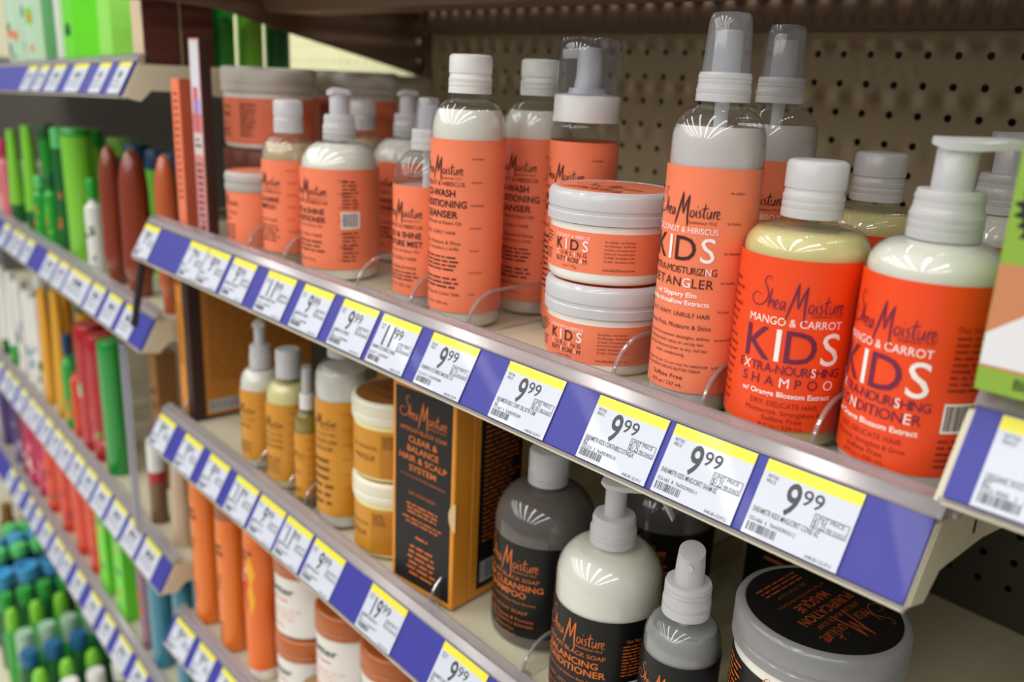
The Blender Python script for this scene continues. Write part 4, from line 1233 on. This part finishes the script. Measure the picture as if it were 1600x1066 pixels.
# ================================================================== CLEAR DIVIDERS
def divider(x, y, z, label, group, first=[None]):
    if first[0] is None:
        t = thing('shelf_divider', label, 'divider', (x, y, z), 0, group)
        H, L, r = .026, .24, .022
        pts = [(0, .001)] + [(r - r * cos(q * pi / 2 / 10), .006 + (H - .006) * sin(q * pi / 2 / 10)) for q in range(11)] + [(L * .4, H), (L, H * .9)]
        mb = MB(); mb.prism(pts + [(L, .001)], C_DIV, 'x', -.0004, .0004); w_ = mb.build('divider_wall', t)
        mb = MB(); mb.tube([(0, a_, b_) for a_, b_ in pts], .0011, C_EDGE, 8); mb.build('rim', w_)
        mb = MB(); mb.box(-.008, .008, -.004, .004, .0004, .0030, C_EDGE, .0006); mb.box(-.003, .003, -.0030, .006, .0030, .0060, C_EDGE, .0006); mb.build('clip', t)
        first[0] = t
        return t
    return dup(first[0], (x, y, z), 0, label, 'divider', group)
D1 = [(-.2122, 'between the pink carton and small jar'), (-.1210, 'between the small jar and tan shampoo'), (-.0620, 'between the tan shampoo and wide pump bottle'), (.0400, 'between the wide pump bottle and mist bottle'),
      (.1015, 'between the mist bottle and cleanser'), (.1590, 'right of the front cleanser'), (.2735, 'between the butter cream jars and detangler'), (.3275, 'between the detangler and kids shampoo'),
      (.3830, 'between the kids shampoo and conditioner'), (.4370, 'at the right end of the upper main shelf')]
for x, d in D1: divider(x, -.3160, S1 + .0002, 'clear plastic shelf divider ' + d, 'dividers on the upper main shelf')
D2 = [(-.2780, 'in front of the orange brown box'), (-.1205, 'between the first two mustard bottles'), (-.0680, 'left of the olive oil bottle'), (-.0400, 'right of the olive oil bottle'), (.1290, 'right of the black kit box'), (.2215, 'between black shampoo and cream pump bottle')]
for x, d in D2: divider(x, -.3165, z2(x) + .0006, 'clear plastic shelf divider ' + d, 'dividers on the second main shelf')

# ================================================================== RIGHT BAY CORNER
SR = -.1320
t = thing('shelf', 'corner of the next bay shelf at the right edge of the picture', 'shelf', (.4460, 0, SR))
shelf('', 0, .74, 0, root=t, right=False)
o, ang = price_tag(.4550, .4980, SR + .0015, SR - .0275, 'price tag on the strip at the right edge beside the blue end', None, ('9.99', 'ORGANIC ROOT|8Z', '$1.25', '322-900  1  764302', 'A40-B1-S2-P14'))
put_tag(o, ang, ((.4550 + .4980) / 2, YT - .0008, SR + .0015))
# lime box with a printed picture on the corner of the next bay
LIME = M('lime_card', (136, 172, 62), .35, coat=.3)
SKIN = M('print_skin', (196, 128, 88), .5)
HAIR = M('print_black_hair', (26, 22, 28), .5)
CLOTH = M('print_white_cloth', (222, 222, 226), .5)
t = thing('carton', 'lime green box with black hair and white cloth in its printed picture, right edge', 'box', (.5005, -.2960, SR + .0094))
mb = MB(); mb.box(-.055, .055, -.038, .03, 0, .135, LIME, .0006); mb.build('box_body', t)
a = Art(7); W = .055; H = .135
a.rect(-W + .0005, W - .0005, .0005, H - .0005, LIME)
a.rect(-W + .0005, W - .0005, H - .0435, H - .0085, SKIN)
n = 44; hc = (-W + .0155, H - .0610)
rnd = random.Random(4)
ring = []
for i in range(n):
    q = 2 * pi * i / n
    r = (.0140 if i % 2 else .0112) * rnd.uniform(.95, 1.06)
    ring.append((hc[0] + r * cos(q), hc[1] + r * sin(q) * .95))
for i in range(n): a.polys.append(([hc, ring[i], ring[(i + 1) % n]], HAIR, 3.0))
a.polys.append(([(-W + .0006, H - .0200), (-W + .0006, H - .0095), (-W + .040, H - .0095), (-W + .030, H - .042), (-W + .022, H - .036)], CLOTH, 3.2))
a.polys.append(([(-W + .030, H - .042), (-W + .040, H - .0095), (-W + .085, H - .0095), (-W + .05, H - .0435)], SKIN, 3.4))
a.text('BI', H - .005, .0034, M('print_dark_green', (40, 70, 30), .5), None, u=-W + .012, align='l', bold=True)
mb = MB(); mb.box(-W + .0004, W - .0004, -.0384, -.0380, .0004, H - .0004, LIME); a.flat(mb, (0, -.0384, H), (1, 0, 0), (0, 0, -1), .0002); mb.build('front_panel', t)

# ================================================================== LEFT BAY PRODUCTS (soft in the distance)
def zA(x): return ZA - .028 * (XL - x) + .0003
def blotch(mb, R, h, sx, sy, seed, cols, tx=0):
    """printed patches on a label, wrapped round an oval body"""
    rnd = random.Random(seed)
    for i in range(7):
        c = cols[i % len(cols)]
        ph = -pi / 2 + rnd.uniform(-.9, 1.1); wd = rnd.uniform(.25, .6); z0 = h * rnd.uniform(.12, .62); hh = h * rnd.uniform(.03, .13)
        vs = []; n = 5
        for k in range(n + 1):
            q = ph - wd / 2 + wd * k / n
            for z in (z0, z0 + hh): vs.append(((R + .0004) * sx * cos(q), (R + .0004) * sy * sin(q), z))
        mb.add(vs, [(2 * k, 2 * k + 2, 2 * k + 3, 2 * k + 1) for k in range(n)], c)

def lprod(kind, name, label, x, y, R, h, zs, body, cap, accents=(), cat='bottle', capf=.16, ov=1.0, seed=None):
    t = thing(name, label, cat, (x, y, zs), -YAW)
    sd = seed if seed is not None else int(abs(x) * 1000)
    mb = MB()
    if kind == 'bottle':
        zb = h * (1 - capf) * .9
        mb.lathe([(0, 0), (R * .9, 0), (R, R * .12), (R, zb * .92), (R * .93, zb * .97), (R * .6, zb + R * .15), (R * .45, zb + R * .2), (R * .45, h * (1 - capf))], body, 28, sy=ov)
        mb.build('bottle_body', t)
        c = MB(); rc = R * .58
        c.lathe([(rc, h * (1 - capf) * .985), (rc, h - .002), (rc * .85, h), (0, h)], cap, 24); c.build('cap', t)
    elif kind == 'column':
        mb.lathe([(0, 0), (R * .94, 0), (R, .003), (R, h * (1 - capf))], body, 28, sy=ov); mb.build('bottle_body', t)
        c = MB(); c.lathe([(R * .99, h * (1 - capf)), (R * .99, h - .003), (R * .9, h), (0, h)], cap, 28, sy=ov); c.build('cap', t)
    elif kind == 'tube':
        n = 12; seg = 28; vs = []; prof = []
        for i in range(n + 1):
            q = i / n
            prof.append((R * (.93 + .07 * q), R * (.93 * (1 - q) + .55 * q), h * capf + (h - h * capf) * q))
        for a_, b_, z in prof:
            for k in range(seg):
                u = 2 * pi * k / seg
                vs.append((a_ * cos(u), b_ * sin(u), z))
        fs = [(i * seg + k, i * seg + (k + 1) % seg, (i + 1) * seg + (k + 1) % seg, (i + 1) * seg + k) for i in range(n) for k in range(seg)]
        fs.append(tuple(range(n * seg, n * seg + seg)))
        mb.add(vs, fs, body, True); mb.build('tube_body', t)
        c = MB(); c.lathe([(0, 0), (R * .86, 0), (R * .9, .002), (R * .9, h * capf), (R * .8, h * capf + .001)], cap, 28); c.build('cap', t)
    elif kind == 'blade':        # tall oval bottle that narrows to a rounded top, standing on its cap
        pr = [(R * .8, h * capf)]
        for i in range(1, 25):
            q = sin(pi / 2 * i / 24)
            pr.append((max(.0001, R * (1.0 - .10 * q) * sqrt(max(0, 1 - max(0, (q - .55) / .45) ** 3.2))), h * capf + (h - h * capf) * q))
        mb.lathe(pr, body, 30, sy=ov); mb.build('bottle_body', t)
        c = MB(); c.lathe([(0, 0), (R * .74, 0), (R * .78, .002), (R * .78, h * capf)], cap, 28, sy=ov); c.build('cap', t)
    elif kind == 'box':
        mb.box(-R, R, -R * ov, R * ov, 0, h, body, .0006); mb.build('box_body', t)
        c = MB(); c.box(-R + .001, R - .001, -R * ov - .0004, -R * ov, .002, h - .002, cap)
        a_ = Art(sd)
        for i in range(5):
            z0 = a_.rnd.uniform(.1, .75) * h; wd = a_.rnd.uniform(.3, .75) * R
            if accents: a_.rect(-wd, wd * .8, z0, z0 + a_.rnd.uniform(.015, .06) * h, accents[i % len(accents)])
        a_.flat(c, (0, -R * ov - .0004, h), (1, 0, 0), (0, 0, -1), .0002)
        c.build('front_panel', t)
        return t
    if accents:
        l = MB(); f = capf if kind in ('tube', 'blade') else 0
        hh = h * .62
        if kind in ('bottle', 'column'):
            l.lathe([((R + .0002), hh * .12), ((R + .0002), hh * 1.12)], body, 28, sy=ov)
            blotch(l, R, h * .8, 1, ov, sd, accents)
            l.build('label', t)
        elif kind == 'blade':
            blotch(l, R * 1.0, h * .6, 1, ov, sd, accents); l.build('label', t)
    return t

G1 = M('lime_green_plastic', (124, 200, 56), .3, coat=.3); G2 = M('grass_green_plastic', (36, 160, 50), .3, coat=.3); G3 = M('deep_green_plastic', (24, 96, 44), .35)
GV = M('vivid_lime_card', (106, 216, 48), .4); GV2 = M('pale_lime_card', (148, 224, 92), .4); CLG = M('clear_greenish_bottle', (184, 212, 190), .15, coat=.6); GB = M('sage_green_bottle', (96, 160, 104), .3, coat=.4)
ORG = M('orange_print', (222, 100, 40), .5); NAVY = M('navy_cap', (20, 62, 100), .35); PINK = M('pink_plastic', (222, 120, 132), .35); WHT = M('white_bottle_plastic', (222, 222, 218), .35); LAV = M('lavender_print', (176, 164, 204), .5)
COP = M('copper_brown_plastic', (132, 54, 28), .25, coat=.6); COP2 = M('bright_copper_plastic', (190, 92, 50), .25, coat=.6); YLW = M('amber_yellow_plastic', (222, 160, 38), .35, coat=.3); RED = M('crimson_plastic', (176, 20, 36), .3, coat=.4)
RED2 = M('orange_red_plastic', (216, 60, 28), .3, coat=.4); PUR = M('purple_plastic', (74, 52, 116), .35); MAG = M('magenta_plastic', (188, 36, 86), .35); TEAL = M('teal_plastic', (44, 132, 158), .25, coat=.6); MAUVE = M('mauve_plastic', (150, 112, 130), .35)
BEI = M('beige_card', (212, 190, 160), .5); BRC = M('dark_red_brown_card', (84, 38, 24), .5); KRAFT = M('kraft_card', (150, 104, 58), .55); SKY = M('sky_blue_cap', (70, 158, 206), .3, coat=.4); MINT = M('mint_green_cap', (92, 196, 110), .3, coat=.3); DBLU = M('deep_blue_bottle', (22, 60, 84), .25, coat=.5)

# top shelf
L = [('bottle', 'tonic_bottle', 'clear bottle with green leaves print at the left edge of the top left shelf', -.860, -.277, .0150, .150, CLG, G2, (ORG, G3, NAVY), .10),
     ('bottle', 'tonic_bottle', 'clear bottle with orange bands second from the left edge on the top left shelf', -.775, -.279, .0159, .150, CLG, G2, (G3, ORG, G1), .10),
     ('column', 'gel_bottle', 'sage green translucent bottle left of the lime boxes', -.665, -.289, .0125, .145, GB, WHT, (), .08)]
for k, n, lb, x, y, R, h, b, c, ac, cf in L: lprod(k, n, lb, x, y, R, h, zA(x), b, c, ac, capf=cf)
lprod('box', 'carton', 'vivid lime carton on the top left shelf, left of the pair', -.548, -.289, .0195, .150, zA(-.548), GV, GV, (G3,), 'box')
lprod('box', 'carton', 'pale lime carton on the top left shelf, right of the pair', -.422, -.2925, .0200, .150, zA(-.422), GV2, GV2, (G3,), 'box')
lprod('box', 'carton', 'slim white carton edge beside the left lime carton', -.612, -.287, .0070, .140, zA(-.612), WHT, WHT, (), 'box', ov=2)
carton('carton', 'brown sided box with beige front at the right end of the top left shelf', 'box', -.341, -.3115, -.316, -.284, zA(-.32), zA(-.32) + .085, BEI, BRC, None, rz=-YAW)
carton('carton', 'second brown box behind the beige fronted one on the top left shelf', 'box', -.341, -.3100, -.281, -.250, zA(-.32), zA(-.32) + .085, BEI, BRC, None, rz=-YAW)
for i, (x, y, m_) in enumerate(((-.332, -.232, G2), (-.331, -.202, G1), (-.330, -.172, G3))):
    lprod('column', 'gel_bottle', '%s green bottle behind the brown boxes on the top left shelf' % ('first', 'lighter second', 'dark third')[i], x, y, .0125, .100, zA(x), m_, m_, (), capf=.1)
# second shelf
S = ZB + .0003
L = [('bottle', 'shampoo_bottle', 'pink bottle at the left edge of the second left shelf', -1.029, -.276, .0115, .121, PINK, MAG, (RED,), .2),
     ('tube', 'styling_tube', 'green tube with pale crimp right of the pink bottle', -.967, -.277, .0120, .140, G1, G3, (), .2),
     ('tube', 'styling_tube', 'yellow lime tube on the second left shelf', -.875, -.279, .0125, .152, G1, G3, (), .2),
     ('bottle', 'serum_bottle', 'small bright green bottle in front of the yellow lime tube', -.812, -.286, .0110, .088, G2, MINT, (ORG,), .2),
     ('bottle', 'serum_bottle', 'dark green capped bottle with orange print left of the tall lime bottle', -.757, -.287, .0100, .098, G2, G3, (ORG, G1), .2),
     ('column', 'conditioner_bottle', 'deep green bottle with mint cap beside the tall lime bottle', -.712, -.284, .0100, .160, G3, MINT, (ORG,), .16),
     ('column', 'shampoo_bottle', 'tall fat lime green bottle in the middle of the second left shelf', -.647, -.282, .0189, .164, G1, G2, (), .06),
     ('bottle', 'shampoo_bottle', 'short white labelled bottle with green cap right of the tall lime bottle', -.560, -.296, .0105, .112, WHT, G2, (NAVY, G3), .2),
     ('blade', 'shampoo_bottle', 'copper brown tapering bottle, left of the pair on the second left shelf', -.486, -.2985, .0138, .156, COP, COP, (), .12),
     ('blade', 'conditioner_bottle', 'copper brown tapering bottle, right of the pair on the second left shelf', -.4170, -.2985, .0165, .158, COP, COP, (), .12),
     ('blade', 'shampoo_bottle', 'bright copper bottle close to the corner of the upper main shelf', -.330, -.299, .0120, .160, COP2, COP2, (), .12)]
for k, n, lb, x, y, R, h, b, c, ac, cf in L: lprod(k, n, lb, x, y, R, h, S, b, c, ac, capf=cf, ov=.95)
for i, (x, y, R, h, m_, c_) in enumerate(((-.94, -.235, .012, .150, G2, G3), (-.86, -.225, .013, .15, G3, G2), (-.75, -.23, .014, .155, G1, G2), (-.66, -.225, .016, .15, G3, G1), (-.575, -.235, .015, .150, G2, NAVY), (-.51, -.235, .014, .148, G1, NAVY), (-.45, -.24, .014, .150, G3, NAVY))):
    lprod('column', 'shampoo_bottle', '%s green bottle from the left in the back row of the second left shelf' % ordinal(i), x, y, R, h, S, m_, c_, (), capf=.15)
t = lprod('column', 'serum_bottle', 'white labelled jar with dark red base under the corner of the upper main shelf', -.2890 - .032, -.262, .0125, .078, S, M('dark_red_liquid', (96, 30, 24), .3, coat=.5), WHT, (), capf=.66)
lprod('column', 'serum_bottle', 'peach bottle left of the white labelled jar at the shelf corner', -.352, -.262, .0090, .085, S, M('peach_plastic', (214, 150, 122), .4), BEI, (), capf=.3)
# third shelf
S = ZC + .0003
L = [('tube', 'lotion_tube', 'white tube at the left edge of the third left shelf', -1.192, -.265, .0121, .160, WHT, G3, (), .18),
     ('tube', 'lotion_tube', 'white and green tube second from the left edge on the third left shelf', -1.120, -.269, .0121, .165, WHT, G2, (), .22),
     ('column', 'lotion_bottle', 'white bottle with lavender print on the third left shelf', -1.045, -.273, .0110, .165, WHT, WHT, (LAV, G3), .16),
     ('column', 'lotion_bottle', 'white bottle with teal cap beside the amber yellow tubes', -.975, -.276, .0115, .163, WHT, WHT, (TEAL,), .3),
     ('column', 'lotion_bottle', 'white bottle touching the left amber yellow tube', -.930, -.278, .0110, .160, WHT, WHT, (G3,), .2),
     ('tube', 'styling_tube', 'amber yellow tube, left of the pair on the third left shelf', -.885, -.280, .0115, .185, YLW, YLW, (), .15),
     ('tube', 'styling_tube', 'amber yellow tube, right of the pair on the third left shelf', -.816, -.281, .0120, .196, YLW, YLW, (), .15),
     ('bottle', 'serum_bottle', 'small bottle with dark cap between the yellow tubes and red packs', -.765, -.285, .0105, .143, G2, NAVY, (YLW, ORG), .2),
     ('bottle', 'serum_bottle', 'slim red bottle left of the crimson pack', -.724, -.288, .0085, .125, RED2, G3, (), .2),
     ('column', 'green_bottle', 'glossy green bottle at the right end of the third left shelf', -.575, -.286, .0165, .182, M('emerald_plastic', (20, 150, 54), .25, coat=.6), M('emerald_plastic', (20, 150, 54), .25), (), .06)]
for k, n, lb, x, y, R, h, b, c, ac, cf in L: lprod(k, n, lb, x, y, R, h, S, b, c, ac, capf=cf)
lprod('column', 'shampoo_bottle', 'second crimson bottle, touching the glossy green one', -.6270, -.2840, .0165, .176, S, RED, RED, (PINK, G2), capf=.12)
lprod('column', 'shampoo_bottle', 'crimson bottle with fruit print beside the slim red bottle', -.672, -.2810, .0195, .180, S, RED, RED, (PINK, G2, PINK, WHT), capf=.12)
for i, (x, y, h) in enumerate(((-.500, -.250, .180), (-.470, -.205, .170))):
    lprod('box', 'carton', '%s kraft brown box behind the shelf end, below the black strip' % ('first', 'second')[i], x, y, .0125, h, S, KRAFT, KRAFT, (BRC,), 'box')
lprod('column', 'spray_bottle', 'brown bottle with white cap and red band at the end of the third left shelf', -.4130, -.2985, .0098, .105, S, M('tan_brown_bottle', (120, 92, 66), .35), WHT, (), capf=.5)
mb = MB(); mb.lathe([(.0101, .052), (.0101, .066)], RED, 28); o = mb.build('red_band', [q for q in bpy.data.objects if q.get('label', '').startswith('brown bottle with white cap')][0])
lprod('tube', 'lotion_tube', 'beige tube at the right end of the third left shelf', -.348, -.298, .0125, .132, S, BEI, BEI, (), capf=.2)
lprod('tube', 'lotion_tube', 'second beige tube behind the first one at the shelf end', -.345, -.262, .0125, .132, S, BEI, BEI, (), capf=.2)
for i, (x, y, R, h, m_, c_) in enumerate(((-1.1, -.225, .013, .16, WHT, WHT), (-.96, -.23, .013, .16, YLW, YLW), (-.87, -.225, .014, .17, YLW, G3), (-.76, -.23, .014, .16, RED, RED)  )):
    lprod('column', 'shampoo_bottle', '%s bottle from the left in the back row of the third left shelf' % ordinal(i), x, y, R, h, S, m_, c_, (), capf=.15)
# fourth shelf
S = ZD + .0003
L = [('column', 'shampoo_bottle', 'purple bottle at the left edge of the fourth left shelf', -1.293, -.261, .0140, .175, PUR, PUR, (), .1),
     ('column', 'shampoo_bottle', 'darker purple bottle second from the left edge on the fourth left shelf', -1.182, -.266, .0140, .165, PUR, NAVY, (LAV,), .12),
     ('column', 'shampoo_bottle', 'magenta bottle beside the purple ones on the fourth left shelf', -1.074, -.268, .0165, .165, MAG, RED, (WHT, PINK), .12),
     ('column', 'shampoo_bottle', 'orange red bottle with green emblem, left of the pair', -.951, -.266, .0216, .160, RED2, RED2, (RED, G3), .1),
     ('column', 'shampoo_bottle', 'orange red bottle with green emblem, right of the pair', -.781, -.275, .0205, .165, RED2, RED2, (G2, RED, RED), .1),
     ('column', 'shampoo_bottle', 'orange red bottle between the two with green emblems', -.866, -.272, .0185, .160, RED2, RED2, (RED,), .1),
     ('column', 'shampoo_bottle', 'orange red bottle against the lime cartons', -.712, -.280, .0170, .165, RED2, RED2, (RED, ORG), .1),
     ('column', 'shampoo_bottle', 'second magenta bottle, next to the orange red ones', -1.018, -.268, .0150, .160, MAG, MAG, (PINK,), .12),
     ('column', 'shampoo_bottle', 'plum red bottle between the purple and magenta ones', -1.128, -.266, .0150, .165, M('plum_red_plastic', (120, 30, 60), .35), PUR, (WHT,), .12),
     ('column', 'mouthwash_bottle', 'slim mauve bottle right of the lime carton', -.485, -.298, .0095, .160, MAUVE, MAUVE, (ORG,), .1),
     ('column', 'gel_bottle', 'teal bottle right of the mauve bottle at the end of the fourth left shelf', -.439, -.297, .0140, .165, TEAL, TEAL, (), .1),
     ('column', 'gel_bottle', 'teal bottle rightmost on the fourth left shelf', -.353, -.302, .0115, .165, TEAL, TEAL, (), .1),
     ('column', 'gel_bottle', 'teal bottle behind the rightmost pair on the fourth left shelf', -.395, -.262, .0140, .165, TEAL, DBLU, (), .1)]
for k, n, lb, x, y, R, h, b, c, ac, cf in L: lprod(k, n, lb, x, y, R, h, S, b, c, ac, capf=cf)
lprod('box', 'carton', 'lime green carton, left half of the pair on the fourth left shelf', -.650, -.2790, .0190, .165, S, GV, GV, (G3, YLW), 'box')
lprod('box', 'carton', 'lime green carton, right half of the pair on the fourth left shelf', -.570, -.2840, .0190, .165, S, GV, GV, (NAVY, ORG), 'box')
# crowded base shelf: columns of bottles running towards the back panel
ZF = -1.0997
def based(kind, label, x, ys, R, h, body, cap, capf, group, capR=1.0, wide=False):
    t = thing('capped_bottle', label % 'front', 'bottle', (x, ys[0], ZF), 0, group)
    mb = MB()
    if kind == 'dome':
        mb.lathe([(0, 0), (R * .92, 0), (R, .004), (R, h * .66), (R * .8, h * .74)], body, 26, sy=.9); mb.build('bottle_body', t)
        c = MB(); rc = R * .66; z0 = h * .72
        c.lathe([(rc, z0), (rc, z0 + (h - z0) * .55), (rc * .9, z0 + (h - z0) * .8), (rc * .6, h - .002), (0, h)], cap, 26); c.build('cap', t)
    else:
        mb.lathe([(0, 0), (R * .92, 0), (R, .004), (R, h * (1 - capf) - .012), (R * .75, h * (1 - capf))], body, 26); mb.build('bottle_body', t)
        rc = R * capR
        c = MB(); z0 = h * (1 - capf)
        if wide: c.lathe([(rc, z0), (rc * 1.04, h - .003), (rc, h), (rc * .8, h), (rc * .72, h - .010), (0, h - .010)], cap, 28)
        else: c.lathe([(rc, z0), (rc, h - .003), (rc * .88, h), (0, h)], cap, 26)
        c.build('cap', t)
    for i, y in enumerate(ys[1:]):
        dup(t, (x, y, ZF), 0, label % ('second', 'third', 'fourth')[i], 'bottle', group)
    return t
CAPG = M('clear_green_cap', (150, 186, 160), .2, coat=.6)
based('flat', '%s bottle with white cap in the rightmost column of the base shelf', -.738, (-.339, -.3004, -.262), .0150, .1500, G3, WHT, .2, 'white capped bottles', .9)
based('dome', '%s lime domed bottle in the column beside the white caps', -.793, (-.3665, -.3271, -.2875, -.248), .0170, .1520, G3, G1, .2, 'lime domed bottles beside the white caps')
based('flat', '%s bottle with navy cap between the two lime domed columns', -.855, (-.3654, -.329, -.2892, -.25), .0165, .1500, G3, M('blue_teal_cap', (20, 92, 138), .3, coat=.4), .16, 'navy capped bottles', .86)
based('flat', '%s bottle with clear greenish cap left of the navy caps', -.915, (-.3562, -.3215, -.2865, -.252), .0160, .1500, G2, CAPG, .3, 'clear capped bottles', .88)
based('dome', '%s lime domed bottle in the column left of the clear caps', -.995, (-.3563, -.3175, -.2776, -.24), .0170, .1520, G2, G1, .2, 'lime domed bottles left of the clear caps')
based('flat', '%s bottle with green flat cap beside the wide blue lids', -1.054, (-.3524, -.3200, -.2875, -.253), .0150, .1500, G3, M('flat_green_cap', (44, 150, 60), .3, coat=.3), .2, 'green capped bottles', .9)
based('flat', '%s jar with wide open blue lid on the base shelf', -1.135, (-.3400, -.2960, -.250), .0205, .1500, DBLU, SKY, .18, 'wide blue lidded jars', 1.0, True)
based('flat', '%s bottle with mint cap left of the wide blue lids', -1.224, (-.3230, -.2864, -.25), .0160, .1500, DBLU, MINT, .14, 'mint capped bottles', 1.0)
based('flat', '%s bottle with sky blue cap between the mint caps', -1.268, (-.318, -.281, -.245), .0160, .1500, DBLU, SKY, .14, 'sky blue capped bottles', 1.0)
based('flat', '%s bottle with mint cap farthest left on the base shelf', -1.314, (-.3160, -.2791, -.2475), .0160, .1500, DBLU, MINT, .14, 'far mint capped bottles', 1.0)
based('flat', '%s amber bottle at the far left of the base shelf', -1.400, (-.300, -.2644, -.225), .0160, .1600, M('amber_brown_bottle', (140, 98, 40), .3, coat=.4), M('amber_brown_bottle', (140, 98, 40), .3), .2, 'amber bottles', .7)
# clear hanging strip and black rod at the bay joint
t = thing('hanging_strip', 'clear plastic merchandise strip hanging from the second left shelf', 'strip', (-.3480, -.3460, ZC + .028))
mb = MB(); mb.box(-.0120, .0120, -.0006, .0006, 0, .2150, clear('clear_strip_plastic', (215, 215, 222), .12, .5, .35, (190, 190, 200), .15)); mb.box(-.0020, .0020, -.0012, .0010, .0, .214, M('strip_grey', (130, 130, 150), .4)); mb.build('strip_body', t)
t = thing('black_rod', 'thin black rod leaning between the two shelf ends', 'rod', (-.3050, -.3480, -.2750))
mb = MB(); mb.tube([(0, 0, 0), (.0175, .006, .066)], .0034, M('black_rod_plastic', (22, 22, 24), .4), 10); mb.build('rod_body', t)
